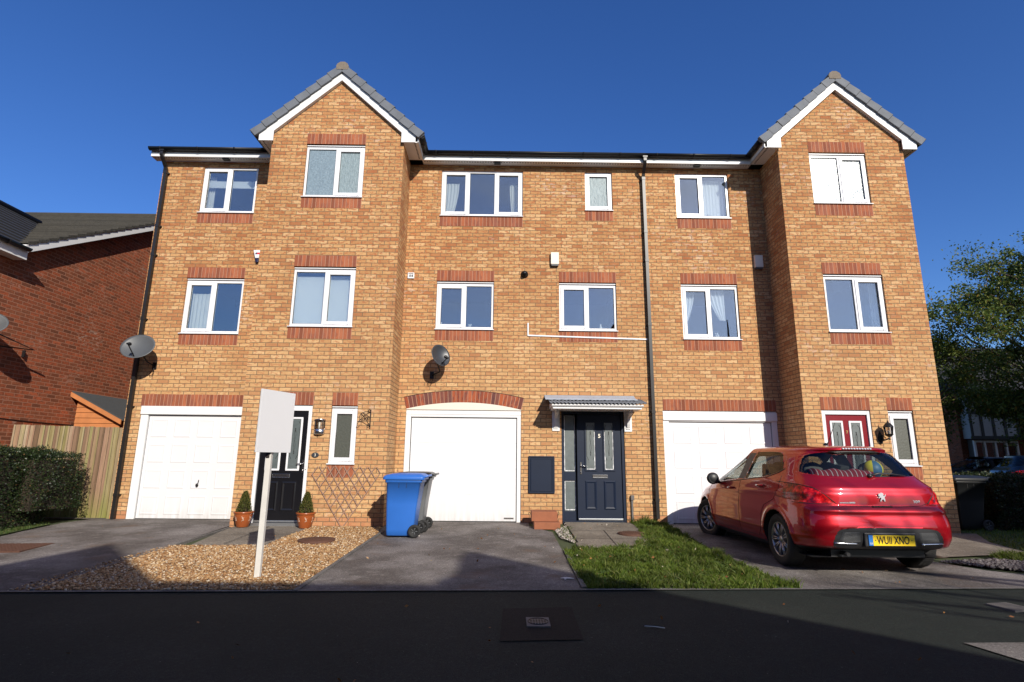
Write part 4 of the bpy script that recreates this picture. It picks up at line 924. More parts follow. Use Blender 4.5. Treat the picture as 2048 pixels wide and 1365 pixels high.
# ---- trellis: fan of crossed laths
t = thing('trellis', 'brown diamond trellis fixed fan-wise under the small window of the left bay', 'trellis', (-2.9, BAY - .03, .5)); mb = MB()
top = [-3.39 + i * .145 for i in range(8)]; 
def lath(a, b, yy, w=.0075):
    a = Vector((a[0], 0, a[1])); b = Vector((b[0], 0, b[1])); d = (b - a).normalized(); n = Vector((-d.z, 0, d.x)) * w
    pts = [a - n, b - n, b + n, a + n]; mb.prism([(p.x, p.z) for p in pts], yy, yy + .008)
zt, zb_ = 1.035, -.02; kx = .60 / 1.055    # horizontal run per height
xl, xr = -3.52, -2.30
def left_edge(z): return xl + (.90 - z) * (.60 / .92)
def right_edge(z): return xr - (.915 - z) * (.60 / .93)
dx = .149
for i in range(9):      # going down to the right
    x0 = -3.535 + dx * i; z0 = .89 if i == 0 else 1.035
    if i == 0: x0 = -3.52
    else: x0 = -3.405 + dx * (i - 1)
    s = .648
    # until it meets the right edge line
    z = z0
    while z > -.03 and x0 + (z0 - z) * s < right_edge(z) + .002: z -= .01
    lath((x0, z0), (x0 + (z0 - z) * s, z), BAY - .022)
for i in range(9):      # going down to the left
    x0 = -2.30 if i == 0 else -2.385 - dx * (i - 1); z0 = .915 if i == 0 else 1.035
    s = .648; z = z0
    while z > -.03 and x0 - (z0 - z) * s > left_edge(z) - .002: z -= .01
    lath((x0, z0), (x0 - (z0 - z) * s, z), BAY - .034)
mb.build('laths', 'trellis_wood', t)

# ---- curtains, blinds and ornaments behind the panes
def drape(label, y, x0, x1, z0, z1, taper=0, folds=5, mat='curtain', name='curtain', amp=.018, top=0):
    nx, nz = 40, 12; P = []
    for i in range(nx + 1):
        u = i / nx; row = []
        for j in range(nz + 1):
            v = j / nz; a, b = x0, x1
            if taper > 0: b = x1 - taper * (1 - math.sin(v * math.pi / 2)) 
            if taper < 0: a = x0 - taper * (1 - math.sin(v * math.pi / 2)) * 1
            x = a + (b - a) * u
            row.append((x, y + amp * math.sin(u * folds * 2 * math.pi) * (.6 + .4 * v), z0 + (z1 - z0) * v + top * math.sin(u * folds * 2 * math.pi)))
        P.append(row)
    mb = MB(); mb.grid(P); o = mb.build(name, mat); tag(o, label, name); return o
drape('cream curtain drawn to the side in the left first-floor window', .22, -6.73, -6.33, 3.70, 4.58, taper=.0, folds=5, top=.012)
drape('thin curtain edge in the top left window under the blind', .22, -6.70, -6.55, 6.36, 7.3, folds=3)
drape('cream curtain on the left side of the wide top-floor window', .22, -1.49, -1.13, 6.36, 7.22, folds=5, taper=.14, top=.012)
drape('cream curtain on the right side of the wide top-floor window', .24, .0, .24, 6.36, 7.22, folds=4, taper=-.06, top=.012)
drape('white net curtain tied to the left in the right first-floor window', .20, 3.69, 3.98, 4.10, 4.78, taper=.16, folds=4, mat='net')
drape('white net curtain tied to the right in the right first-floor window', .20, 4.28, 4.62, 4.12, 4.80, taper=-.22, folds=4, mat='net')
drape('pale net curtain in the top window next to the right bay', .22, 4.28, 4.78, 6.40, 7.38, folds=7, mat='net', amp=.01)
drape('dark curtain edge in the middle window of the right bay', BAY + .22, 7.2, 7.36, 3.68, 4.75, folds=3, mat='blind')
for lab, y, a, b, c, d in (('pale roller blind partly lowered in the top left window', .14, -6.70, -5.57, 7.0, 7.16), ('light grey roller blind closed behind the middle window of the left bay', BAY + .15, -4.19, -3.03, 3.66, 4.70)):
    mb = MB(); mb.box(a, b, y, y + .006, c, d); mb.tube([(a, y + .003, c), (b, y + .003, c)], .01, 6); o = mb.build('roller_blind', 'blind'); tag(o, lab, 'blind')
def ornament(label, x, z, y=.17, k=0):
    mb = MB()
    if k == 0:
        mb.lathe([(.001, 0), (.03, .0), (.035, .05), (.015, .09), (.02, .12), (.001, .13)], 12, (x, y, z)); o = mb.build('vase', 'upvc')
        tag(o, label, 'vase')
    else:
        for i in range(9):
            a = random.uniform(0, 6.28); mb.sphere((x + .05 * math.cos(a) * random.random(), y + .02 * math.sin(a), z + .03 + random.random() * .07), .017, 5)
        mb.lathe([(.001, 0), (.028, .0), (.035, .045)], 10, (x, y, z)); o = mb.build('flower_pot', 'upvc'); tag(o, label, 'flower pot')
ornament('small white vase on the sill of the left first-floor window of the middle house', -1.42, 3.88); ornament('white flowers on the sill of the left first-floor window of the middle house', -.82, 3.88, k=1)
ornament('white ornament on the sill of the right first-floor window of the middle house', 1.95, 3.88); ornament('white flower pot low in the right first-floor window of the right house', 4.42, 3.73, k=1); ornament('white flower pot in the top window next to the right bay', 4.42, 6.44, k=1)

# ---- things in front of the houses
def bin_(label, c, mat, lidmat, group):
    cx, cy = c; z0 = zg(cy)
    t = thing('wheelie_bin', label, 'wheelie bin', (cx, cy, z0), 0, group)
    # local: x to the handle side, y depth; the side face looks to the street
    mb = MB()
    def lv(z, x0, x1, h, r=.035):
        pts = []
        for sx, sy, a0 in ((x1, h, 0), (x0, h, 90), (x0, -h, 180), (x1, -h, 270)):
            for k in range(5):
                a = R(a0 + k * 22.5); pts.append((sx - math.copysign(r, math.cos(R(a0 + 45))) + r * math.cos(a), sy - math.copysign(r, math.sin(R(a0 + 45))) + r * math.sin(a), z))
        return pts
    L = [lv(.02, -.19, .18, .20), lv(.035, -.20, .20, .215), lv(.12, -.205, .235, .222), lv(.5, -.215, .275, .245), lv(.84, -.225, .325, .265), lv(.845, -.245, .345, .28), lv(.90, -.25, .35, .283)]
    mb.grid(L, closev=True); mb.face(list(reversed(L[0]))); mb.face(L[-1])
    # moulded slots under the rim
    mb.build('body', mat, t, world=False)
    s = MB()
    for sx in (-.02, .10):
        s.box(sx - .003, sx + .003, -.2655, -.262, .76, .84)
    s.build('rib_lines', 'dark_line', t, world=False)
    mb = MB(); Q = []
    for z, x0, x1, h in ((.892, -.285, .385, .305), (.935, -.28, .385, .302), (.965, -.235, .365, .27), (.985, -.15, .33, .20), (.992, -.05, .2, .1)): Q.append(lv(z, x0, x1, h, .05 if z < .99 else .04))
    mb.grid(Q, closev=True); mb.face(Q[-1]); mb.face(list(reversed(Q[0])))
    mb.tube([(.36, -.24, .93), (.425, -.24, .95), (.425, .24, .95), (.36, .24, .93)], .018, 8)
    mb.box(-.31, -.27, -.06, .06, .93, .945); mb.build('lid', lidmat, t, world=False, bevel=.004)
    for sy in (-1, 1):
        w = MB(); Mw = Matrix.Translation((.255, sy * .255, .10)) @ Matrix.Rotation(R(90), 4, 'X')
        w.lathe([(.001, -.018), (.06, -.018), (.065, -.026), (.09, -.026), (.1, -.015), (.1, .015), (.09, .026), (.065, .026), (.06, .018), (.001, .018)], 26, M=Mw)
        wo = w.build('wheel', 'rubber', t, world=False)
        hbm = MB(); 
        for k in range(5):
            q = k * 2 * math.pi / 5; hbm.tube([tuple(Vector((.255, sy * .255 - .021, .10)) + Vector((.012 * math.cos(q), 0, .012 * math.sin(q)))), tuple(Vector((.255, sy * .255 - .021, .10)) + Vector((.055 * math.cos(q), 0, .055 * math.sin(q))))], .005, 5)
        hbm.build('hub', 'bin_grey', wo, world=False)
    return t
bin_('bright blue wheelie bin in front of the left bay corner', (-1.71, -1.71), 'bin_blue', 'bin_blue', None)
bin_('black wheelie bin standing behind the blue one', (-1.66, -1.10), 'bin_grey', 'bin_black', None)  # black body coloured grey to stand for the sun on it
bin_('black wheelie bin at the right corner of the right house', (8.58, -.38), 'bin_black', 'bin_black', None)

t = thing('wooden_box', 'two stacked reddish brown boards as a step between garage and navy door', 'box', (.71, -.8, 0)); mb = MB()
mb.box(.50, .965, -.88, -.42, -.02, .10); mb.build('lower_tier', 'box_wood', t, bevel=.006); mb = MB(); mb.box(.46, .93, -.72, -.30, .102, .27); mb.build('upper_tier', 'box_wood', t, bevel=.006)
mb = MB(); mb.tube([(.45, -.55, .22), (.42, -.55, .25), (.41, -.55, .21)], .006, 5); mb.tube([(.94, -.6, .15), (.955, -.6, .25), (.99, -.6, .23)], .007, 5); mb.build('wire_hook', 'iron', t)

def potted(label, x, y):
    z0 = zg(y) + .015; t = thing('potted_conifer', label, 'potted plant', (x, y, z0), 0, None)
    mb = MB(); mb.lathe([(.001, 0), (.095, 0), (.10, .01), (.135, .13), (.150, .20), (.148, .225), (.165, .235), (.168, .258), (.150, .262), (.140, .23), (.001, .225)], 32); p = mb.build('pot', 'terracotta', t, world=False)
    mb = MB()
    for k in range(3):
        for s in range(4):
            a = R(-130 + k * 55); q = [(.150 * math.cos(a + u * .3) , .150 * math.sin(a + u * .3), .10 + .028 * s + .03 * math.sin(u * 3 + s)) for u in (0, .3, .6, .9)]
            mb.tube([(c * (.118 + .19 * (d_ - .05)) / .150 , b_ * (.118 + .19 * (d_ - .05)) / .150, d_) for c, b_, d_ in q], .004, 5)
    mb.build('glaze_leaf', 'glaze_cream', p, world=False)
    # conical shrub of small sprays over dark stems
    n = 2600; h = rng.random(n) ** .8; r = (.125 * (1 - h) ** .75 + .012) * (.55 + .45 * rng.random(n) ** .5); th = rng.random(n) * 6.283
    C = np.stack([r * np.cos(th), r * np.sin(th), .25 + h * .34], 1); C += rng.normal(0, .006, C.shape)
    d = rng.normal(0, 1, (n, 3)); d[:, 2] = abs(d[:, 2]) + .6; d /= np.linalg.norm(d, axis=1)[:, None]; s = np.cross(d, rng.normal(0, 1, (n, 3))); s /= np.linalg.norm(s, axis=1)[:, None]
    l = .022 + .014 * rng.random((n, 1)); V = np.stack([C - s * .006, C + s * .006, C + d * l], 1).reshape(-1, 3)
    mesh_np('shrub', V, np.arange(3 * n).reshape(-1, 3), 'conifer_leaves', t)
    mb = MB(); mb.lathe([(.03, .22), (.085, .27), (.06, .42), (.01, .56)], 10); mb.build('stem_core', 'soil', t, world=False)
potted('small conifer in a glazed terracotta pot left of the black door', -4.61, -1.0)
potted('small conifer in a glazed terracotta pot right of the black door', -3.50, -1.06)

t = thing('sign_board', 'blank white board on a tall white wooden post in the gravel', 'sign', (-2.69, -4.74, zg(-4.74))); mb = MB()
mb.box(-2.722, -2.662, -4.765, -4.715, zg(-4.7) - .1, 1.90); mb.build('post', 'post_wood', t, bevel=.003)
a = Vector((-2.740, -4.998, 0)); b = Vector((-2.557, -4.505, 0)); d = (b - a).normalized(); n_ = Vector((d.y, -d.x, 0)) * .012
mb = MB(); za, zb2 = 1.246, 1.941
q = [a + n_, b + n_, b - n_, a - n_]
mb.prism([(p.x, p.y) for p in q], za, zb2, axis='z'); mb.build('board', 'board_white', t, bevel=.002)
mb = MB(); mb.box(-2.72, -2.68, -4.78, -4.70, 1.19, 1.26); mb.build('fixing', 'iron', t)
# the board is carried by the post; keep the post behind it

# ------------------------------------------------------------------ cars
def interp(xs, ys, q):
    """smooth monotone-ish cubic through the points"""
    xs, ys = np.array(xs, float), np.array(ys, float); d = np.diff(ys) / np.diff(xs); m = np.zeros_like(ys)
    for i in range(1, len(xs) - 1):
        if d[i - 1] * d[i] > 0: m[i] = 2 * d[i - 1] * d[i] / (d[i - 1] + d[i])
    m[0], m[-1] = d[0], d[-1]
    q = np.clip(q, xs[0], xs[-1]); i = np.clip(np.searchsorted(xs, q) - 1, 0, len(xs) - 2); h = xs[i + 1] - xs[i]; t = (q - xs[i]) / h
    return (2 * t**3 - 3 * t**2 + 1) * ys[i] + (t**3 - 2 * t**2 + t) * h * m[i] + (-2 * t**3 + 3 * t**2) * ys[i + 1] + (t**3 - t**2) * h * m[i + 1]
class Body:
    XM = 1.25
    Z = dict(
        xr=([.18, .26, .34, .45, .55, .62, .70, .76, .785, .80, .90, 1.0, 1.05, 1.11, 1.2, 1.3, 1.37, 1.41, 1.43, 1.455, 1.475, 1.49, 1.505, 1.512],
            [-.20, -.50, -.765, -.80, -.805, -.795, -.775, -.762, -.745, -.742, -.735, -.69, -.63, -.56, -.49, -.42, -.37, -.335, -.385, -.37, -.24, .0, .4, .8]),
        xf=([.18, .28, .4, .6, .7, .78, .86, .92, .97, 1.02, 1.1, 1.2, 1.3, 1.4, 1.45, 1.48, 1.497, 1.512],
            [3.25, 3.40, 3.45, 3.42, 3.36, 3.22, 2.98, 2.74, 2.50, 2.30, 2.08, 1.83, 1.56, 1.27, 1.08, .95, .88, .82]),
        w=([.18, .25, .35, .5, .62, .72, .82, .92, 1.0, 1.06, 1.1, 1.2, 1.3, 1.4, 1.44, 1.468, 1.490, 1.505, 1.512],
           [.80, .865, .902, .917, .917, .908, .897, .885, .865, .835, .81, .755, .70, .635, .595, .54, .42, .24, .02]),
        nr=([.18, .5, .72, .85, .95, 1.05, 1.3, 1.512], [6.5, 7.5, 7.0, 6.2, 5.8, 5.5, 5.0, 3.2]),
        nf=([.18, .5, .8, .95, 1.1, 1.512], [5.5, 5.2, 4.4, 4.2, 4.4, 3.2]))
    @classmethod
    def q(c, k, z): return interp(*c.Z[k], z)
    @classmethod
    def y_at(c, x, z):
        xr, xf, w = c.q('xr', z), c.q('xf', z), c.q('w', z); a = np.where(x < c.XM, c.XM - xr, xf - c.XM); n = np.where(x < c.XM, c.q('nr', z), c.q('nf', z))
        t = np.clip(np.abs(x - c.XM) / a, 0, 1); return w * (1 - t**n)**(1 / n)
    @classmethod
    def xr_at(c, y, z):
        w, n = c.q('w', z), c.q('nr', z); t = np.clip(np.abs(y) / w, 0, 1); return c.XM - (c.XM - c.q('xr', z)) * (1 - t**n)**(1 / n)
    @classmethod
    def xf_at(c, y, z):
        w, n = c.q('w', z), c.q('nf', z); t = np.clip(np.abs(y) / w, 0, 1); return c.XM + (c.q('xf', z) - c.XM) * (1 - t**n)**(1 / n)
def inpoly(P, poly):
    x, y = P[:, 0], P[:, 1]; r = np.zeros(len(P), bool); n = len(poly)
    for i in range(n):
        x1, y1 = poly[i]; x2, y2 = poly[(i + 1) % n]
        c = (y1 > y) != (y2 > y)
        with np.errstate(divide='ignore', invalid='ignore'): xi = (x2 - x1) * (y - y1) / (y2 - y1) + x1
        r ^= c & (x < xi)
    return r
def nearest(P, poly):
    best = np.full(len(P), 1e9); Q = P.copy(); n = len(poly)
    for i in range(n):
        a = np.array(poly[i], float); b = np.array(poly[(i + 1) % n], float); d = b - a; t = np.clip(((P - a) @ d) / (d @ d + 1e-12), 0, 1)[:, None]; c = a + t * d
        e = np.linalg.norm(P - c, axis=1); k = e < best; best[k] = e[k]; Q[k] = c[k]
    return best, Q
def smooth_poly(p, it=2):
    for _ in range(it):
        o = []
        for i in range(len(p)):
            a, b = np.array(p[i], float), np.array(p[(i + 1) % len(p)], float); o += [tuple(a * .78 + b * .22), tuple(a * .22 + b * .78)]
        p = o
    return p
def circle(cx, cz, r, n=48): return [(cx + r * math.cos(2 * math.pi * k / n), cz + r * math.sin(2 * math.pi * k / n)) for k in range(n)]
WIN_F = smooth_poly([(2.0, .957), (2.0, .97), (1.965, 1.14), (1.94, 1.17), (1.52, 1.365), (1.44, 1.392), (1.26, 1.41), (1.235, 1.40), (1.212, 1.03), (1.23, 1.02)], 1)
WIN_Q = [(2.05, .96), (2.01, 1.12), (2.16, 1.045), (2.25, .975)]
WIN_R = smooth_poly([(.995, 1.033), (.99, 1.05), (.972, 1.39), (.97, 1.41), (.90, 1.413), (.55, 1.415), (.32, 1.405), (.22, 1.385), (.09, 1.27), (.02, 1.19), (.035, 1.165), (.10, 1.145), (.33, 1.085), (.9, 1.038)], 1)
_g = [(.60, 1.118), (.70, 1.15), (.675, 1.20), (.615, 1.30), (.55, 1.375), (.3, 1.408)]
GLASS_B = smooth_poly([(-a, b) for a, b in _g] + _g[::-1] + [(.2, 1.108), (-.2, 1.108)], 2)
GLASS_F = smooth_poly([(-.76, 1.0), (-.58, 1.375), (0, 1.40), (.58, 1.375), (.76, 1.0), (.3, .985), (-.3, .985)], 1)
LIGHT = smooth_poly([(.525, .808), (.62, .90), (.70, .975), (.80, 1.02), (.93, 1.045), (.93, .905), (.90, .86), (.84, .815), (.70, .806)], 1)
INS = smooth_poly([(.64, .345), (.605, .48), (.545, .535), (.3, .548), (-.3, .548), (-.545, .535), (-.605, .48), (-.64, .345), (-.56, .315), (.56, .315)], 1)
ARCH = [circle(0, .325, .352), circle(2.608, .325, .352)]
def car(name, label, loc, rz, bodymat, detail=True, scale=1.0):
    t = thing(name, label, 'car', loc, rz)
    # rows of z and columns of angle
    nz, nt = (150, 460) if detail else (60, 180)
    zz = np.concatenate([np.linspace(.18, 1.44, int(nz * .86)), 1.512 - .072 * (1 - np.linspace(0, 1, nz - int(nz * .86) + 1)[1:])**2])
    th = np.linspace(0, 2 * np.pi, nt, endpoint=False)
    # distribute by arc length on a representative outline
    zr = np.array([.6]); 
    def outline(z, th):
        c, s = np.cos(th), np.sin(th); xr, xf, w = Body.q('xr', z), Body.q('xf', z), Body.q('w', z)
        n = np.where(c < 0, Body.q('nr', z), Body.q('nf', z)); a = np.where(c < 0, Body.XM - xr, xf - Body.XM)
        # superellipse with blended exponent so that x and y meet smoothly at the sides
        return Body.XM + np.sign(c) * a * np.abs(c)**(2 / n), np.sign(s) * w * np.abs(s)**(2 / n)
    tf = np.linspace(0, 2 * np.pi, 6001); ox, oy = outline(np.full_like(tf, .6), tf); L = np.concatenate([[0], np.cumsum(np.hypot(np.diff(ox), np.diff(oy)))])
    th = np.interp(np.linspace(0, L[-1], nt, endpoint=False), L, tf)
    ZZ, TT = np.meshgrid(zz, th, indexing='ij'); X, Y = outline(ZZ.ravel(), TT.ravel()); P = np.stack([X, Y, ZZ.ravel()], 1)
    # waistline crease and wheel arch lips
    side = np.abs(P[:, 1]) > .5
    ang = np.arctan2(P[:, 1], P[:, 0] - Body.XM)
    crease = .010 * np.exp(-((P[:, 2] - (.845 + .035 * (1.5 - P[:, 0]))) / .03)**2) + .006 * np.exp(-((P[:, 2] - .42) / .03)**2)
    lip = sum(.016 * np.exp(-((np.hypot(P[:, 0] - cx, P[:, 2] - .325) - .375) / .035)**2) for cx in (0, 2.608))
    P[:, 1] += np.sign(P[:, 1]) * (crease + lip) * side
    rearf = (P[:, 0] < -.4) & (np.abs(P[:, 1]) < .8)
    P[:, 0] -= rearf * (.014 * np.exp(-((P[:, 2] - .725) / .03)**2) + .008 * np.exp(-((P[:, 2] - .985) / .02)**2))
    cell = .6 * max(L[-1] / nt, 1.3 / (nz * .86))
    def snap(mask, cols, poly):
        idx = np.where(mask)[0]; d, Q = nearest(P[idx][:, cols], poly); k = d < cell * .75
        for j, c in enumerate(cols): P[idx[k], c] = Q[k][:, j]
    ymask = np.abs(P[:, 1]) > .45; 
    for poly in (WIN_F, WIN_Q, WIN_R): snap(ymask & (P[:, 2] > .9), [0, 2], poly)
    for poly in ARCH: snap(ymask & (P[:, 2] < .75), [0, 2], poly)
    back = P[:, 0] < -.02
    snap(back & (P[:, 2] > 1.05), [1, 2], GLASS_B); snap(back & (P[:, 2] < .6), [1, 2], INS)
    snap(back & (P[:, 2] > .75) & (P[:, 2] < 1.1), [1, 2], LIGHT); snap(back & (P[:, 2] > .75) & (P[:, 2] < 1.1), [1, 2], [(-a, b) for a, b in LIGHT])
    snap((P[:, 0] > 1.1) & (P[:, 2] > .95), [1, 2], GLASS_F)
    i, j = np.meshgrid(np.arange(len(zz) - 1), np.arange(nt), indexing='ij'); j2 = (j + 1) % nt
    F = np.stack([i * nt + j, i * nt + j2, (i + 1) * nt + j2, (i + 1) * nt + j], -1).reshape(-1, 4); C = P[F].mean(1)
    nrm = np.cross(P[F[:, 1]] - P[F[:, 0]], P[F[:, 3]] - P[F[:, 0]]); nrm /= np.linalg.norm(nrm, axis=1)[:, None] + 1e-12
    xz, yz = C[:, [0, 2]], C[:, [1, 2]]; cat = np.zeros(len(F), int); yabs = np.abs(C[:, 1])
    sidef = (yabs > .45) & (np.abs(nrm[:, 1]) > .45)
    for poly in (WIN_F, WIN_Q, WIN_R): cat[sidef & (C[:, 2] > .9) & inpoly(xz, poly)] = 1
    rearn = (C[:, 0] < .15) & (nrm[:, 0] < -.15)
    cat[rearn & (C[:, 0] < -.12) & (C[:, 2] > 1.0) & inpoly(yz, GLASS_B) & (cat == 0)] = 2
    cat[(C[:, 0] > 1.1) & (nrm[:, 0] > .2) & inpoly(yz, GLASS_F) & (cat == 0)] = 3
    ll = inpoly(np.stack([yabs, C[:, 2]], 1), LIGHT) & (C[:, 0] < -.14)
    cat[ll & (C[:, 1] > 0)] = 4; cat[ll & (C[:, 1] < 0)] = 5
    cat[rearn & (C[:, 2] < .6) & inpoly(yz, INS)] = 6
    hole = (yabs > .5) & (inpoly(xz, ARCH[0]) | inpoly(xz, ARCH[1])); cat[hole] = 9
    cat[(C[:, 2] < np.where(C[:, 0] < -.35, .312, .245)) & (cat == 0)] = 7
    if detail: cat[sidef & (C[:, 2] > 1.0) & (cat == 0) & (C[:, 0] > 1.0) & (C[:, 0] < 1.22) & (C[:, 2] < 1.40) & (C[:, 2] > 1.03)] = 8
    def part(ids, nm, mat, parent, shrink=0):
        m_ = np.isin(cat, ids)
        if not m_.any(): return None
        f = F[m_]; u, inv = np.unique(f, return_inverse=True); V = P[u].copy()
        if shrink: V = (V - (1.25, 0, .8)) * (.982, .955, .955) + (1.25, 0, .8)
        return mesh_np(nm, V, inv.reshape(f.shape), mat, parent, True)
    body = part([0], 'body', bodymat, t)
    part([0, 4, 5, 6, 7, 8, 18], 'cabin_lining', 'car_black', t, .03)
    part([7], 'underbody', 'car_black', t); 
    cat[(cat == 8) & (C[:, 1] < 0)] = 18
    for k_ in (8, 18): part([k_], 'door_pillar', 'car_black', t)
    
    sid = cat == 1
    for k_, (lo, hi) in enumerate(((-9, 1.1), (1.1, 1.99), (1.99, 9))):
        for s_ in (-1, 1):
            cat[sid & (C[:, 0] > lo) & (C[:, 0] <= hi) & (C[:, 1] * s_ > 0)] = 20 + k_ * 2 + (s_ > 0); part([20 + k_ * 2 + (s_ > 0)], 'side_window', 'car_glass', t)
    part([2], 'rear_window', 'car_glass_dark', t); part([3], 'windscreen', 'car_glass', t)
    l1 = part([4], 'tail_light', 'lens_red', t); part([5], 'tail_light', 'lens_red', t); ins = part([6], 'bumper_insert', 'car_black', t)
    # floor
    mb = MB(); mb.face([(-.6, -.8, .2), (3.3, -.8, .2), (3.3, .8, .2), (-.6, .8, .2)]); mb.box(-.55, 3.2, -.55, .55, .2, .55); mb.build('floor_pan', 'car_black', t, world=False)
    for cx in (0, 2.608):
        for s in (-1, 1):
            steer = R(17) if (cx > 1 and detail) else 0
            w = MB(); M0 = Matrix.Translation((cx, s * .79, .315)) @ Matrix.Rotation(steer, 4, 'Z') @ Matrix.Rotation(R(-90 * s), 4, 'X')
            Rr = .315; w.lathe([(.208, -.09), (.225, -.10), (.27, -.105), (.298, -.098), (Rr - .004, -.08), (Rr, -.05), (Rr, .05), (Rr - .004, .08), (.298, .098), (.27, .105), (.225, .10), (.208, .09)], 48, M=M0)
            if detail:
                for q in range(70):
                    a = q * 2 * math.pi / 70; 
                    for yy in (-.05, .0, .05): w.box(-.006, .006, -.0012, .0012, -.018, .018, M=M0 @ Matrix.Rotation(a, 4, 'Z') @ Matrix.Translation((Rr, 0, yy)) @ Matrix.Rotation(R(90), 4, 'Z'))
            wo = w.build('wheel', 'rubber', t, world=False)
            r = MB(); r.lathe([(.208, .092), (.20, .094), (.192, .08), (.188, .0), (.19, -.09)], 40, M=M0)
            nsp = 9
            for k in range(nsp):
                a = 2 * math.pi * k / nsp
                for da in (-.09, .09):
                    p0 = (.045 * math.cos(a + da * 1.5), .045 * math.sin(a + da * 1.5), .062); p1 = (.196 * math.cos(a + da), .196 * math.sin(a + da), .083)
                    pts = [tuple(M0 @ Vector(p)) for p in (p0, ((p0[0] + p1[0]) / 2, (p0[1] + p1[1]) / 2, .082), p1)]; r.tube(pts, [.012, .010, .011], 5)
            r.lathe([(.001, .078), (.03, .078), (.055, .066), (.058, .03)], 16, M=M0)
            r.build('rim', 'alloy', wo, world=False)
            bk = MB(); bk.lathe([(.001, .0), (.155, .0), (.155, -.03), (.001, -.03)], 20, M=M0); bk.build('brake_disc', 'bin_grey', wo, world=False)
            g = MB(); yi, yo = s * .60, s * .88
            A0, A1 = R(-14), R(194)
            def wp(a, q):
                xx, zz_ = cx + .352 * math.cos(a), .325 + .352 * math.sin(a)
                return (xx, s * (float(Body.y_at(np.array(xx), np.array(zz_))) + .008) if q else yi, zz_)
            for k in range(24):
                a, b = A0 + (A1 - A0) * k / 24, A0 + (A1 - A0) * (k + 1) / 24
                g.face([wp(a, 0), wp(b, 0), wp(b, 1), wp(a, 1)])
            g.face([wp(A0 + (A1 - A0) * k / 24, 0) for k in range(25)])
            # only keep what lies above the sills
            g.f = [f for f in g.f]; g.build('wheel_well', 'dark_line', t, world=False)
    for s in (-1, 1):
        mbm = MB(); c0 = (1.93, s * .985, 1.0); mbm.sphere(c0, .1, 12, (.62, 1.0, .95)); mbm.tube([(1.98, s * .86, .945), (1.96, s * .95, .935), (1.94, s * .98, .95)], .025, 8); mo = mbm.build('door_mirror', 'car_black', t, world=False)
        g = MB(); g.prism([(s * (.985 + a * .078), 1.0 + b * .072) for a, b in [(math.cos(q), math.sin(q)) for q in [2 * math.pi * k / 20 for k in range(20)]]], 1.884, 1.890, axis='x'); g.build('mirror_glass', 'car_black', mo, world=False)
    if not detail:
        for s in (-1, 1):
            h = MB(); h.sphere((3.22, s * .66, .68), .12, 8, (1.2, 1.0, .55)); h.build('headlight', 'lens_clear', t, world=False)
        return t
    # panel gaps, drawn as thin dark cords lying in the surface
    def yl(x, z): 
        y = float(Body.y_at(np.array(x), np.array(z))); cr = .010 * math.exp(-((z - (.845 + .035 * (1.5 - x))) / .03)**2) + .006 * math.exp(-((z - .42) / .03)**2)
        cr += sum(.016 * math.exp(-((math.hypot(x - c_, z - .325) - .375) / .035)**2) for c_ in (0, 2.608)); return y + cr
    def sgap(pts, r=.0032, n=24, mat='dark_line', nm='panel_gap', off=0):
        for s in (1, -1):
            q = []
            for (a, b), (c, d) in zip(pts, pts[1:]):
                for k in range(n):
                    u = k / n; x, z = a + (c - a) * u, b + (d - b) * u; q.append((x, s * (yl(x, z) + off), z))
            q.append((pts[-1][0], s * (yl(*pts[-1]) + off), pts[-1][1])); mb = MB(); mb.tube(q, r, 5); mb.build(nm, mat, t, world=False)
    sgap([(2.36, .93), (2.42, .75), (2.40, .5), (2.34, .30), (1.14, .29), (1.14, .6), (1.12, 1.0)]); sgap([(1.14, .29), (.55, .30), (.43, .42), (.40, .60), (.30, .72), (.06, .80), (-.06, .95), (-.02, 1.1)])
    sgap([(2.02, .94), (1.9, .95), (1.2, 1.0), (.6, 1.055), (.33, 1.073), (.08, 1.14), (-.01, 1.19)], .007, 12, 'car_black', 'waist_trim')
    for x, z in ((1.40, .885), (.42, .955)):
        for s in (1, -1):
            mb = MB(); y = yl(x, z); mb.tube([(x + .10, s * (y + .002), z - .004), (x + .07, s * (y + .034), z), (x - .07, s * (y + .034), z + .006), (x - .10, s * (y + .002), z + .004)], [.010, .014, .014, .010], 8); mb.build('door_handle', bodymat, t, world=False)
    def rgap(pts, r=.0035, off=0, mat='dark_line', nm='tailgate_gap', n=10):
        q = []
        for (a, b), (c, d) in zip(pts, pts[1:]):
            for k in range(n):
                u = k / n; y, z = a + (c - a) * u, b + (d - b) * u; x = float(Body.xr_at(np.array(y), np.array(z))) - (.014 * math.exp(-((z - .725) / .03)**2) + .008 * math.exp(-((z - .985) / .02)**2)) * (abs(y) < .8); q.append((x - off, y, z))
        mb = MB(); mb.tube(q, r, 5); return mb.build(nm, mat, t, world=False)
    rgap([(.72, .99), (.62, .90), (.535, .81), (.48, .785), (.2, .780), (-.2, .780), (-.45, .79), (-.535, .82), (-.62, .90), (-.72, .99)])
    rgap([(.86, .80), (.7, .80), (.53, .80)]); rgap([(-.86, .80), (-.7, .80), (-.53, .80)])
    for s in (1, -1): rgap([(s * a, b) for a, b in ((.535, .81), (.63, .905), (.705, .975), (.79, 1.012), (.845, 1.03))], .005, .001, nm='light_seal')
    rgap([(.13, .775), (-.13, .775)], .014, -.004, 'dark_line', 'tailgate_handle')
    rgap([(.62, .378), (.33, .372)], .009, .006, 'chrome', 'chrome_strip'); rgap([(-.62, .378), (-.33, .372)], .009, .006, 'chrome', 'chrome_strip')
    for s in (1, -1):
        for k in range(8): rgap([(s * .335, .40 + k * .0135), (s * (.615 - .006 * k), .405 + k * .0135)], .0022, .002, 'bin_grey', 'grille_rib', 6)
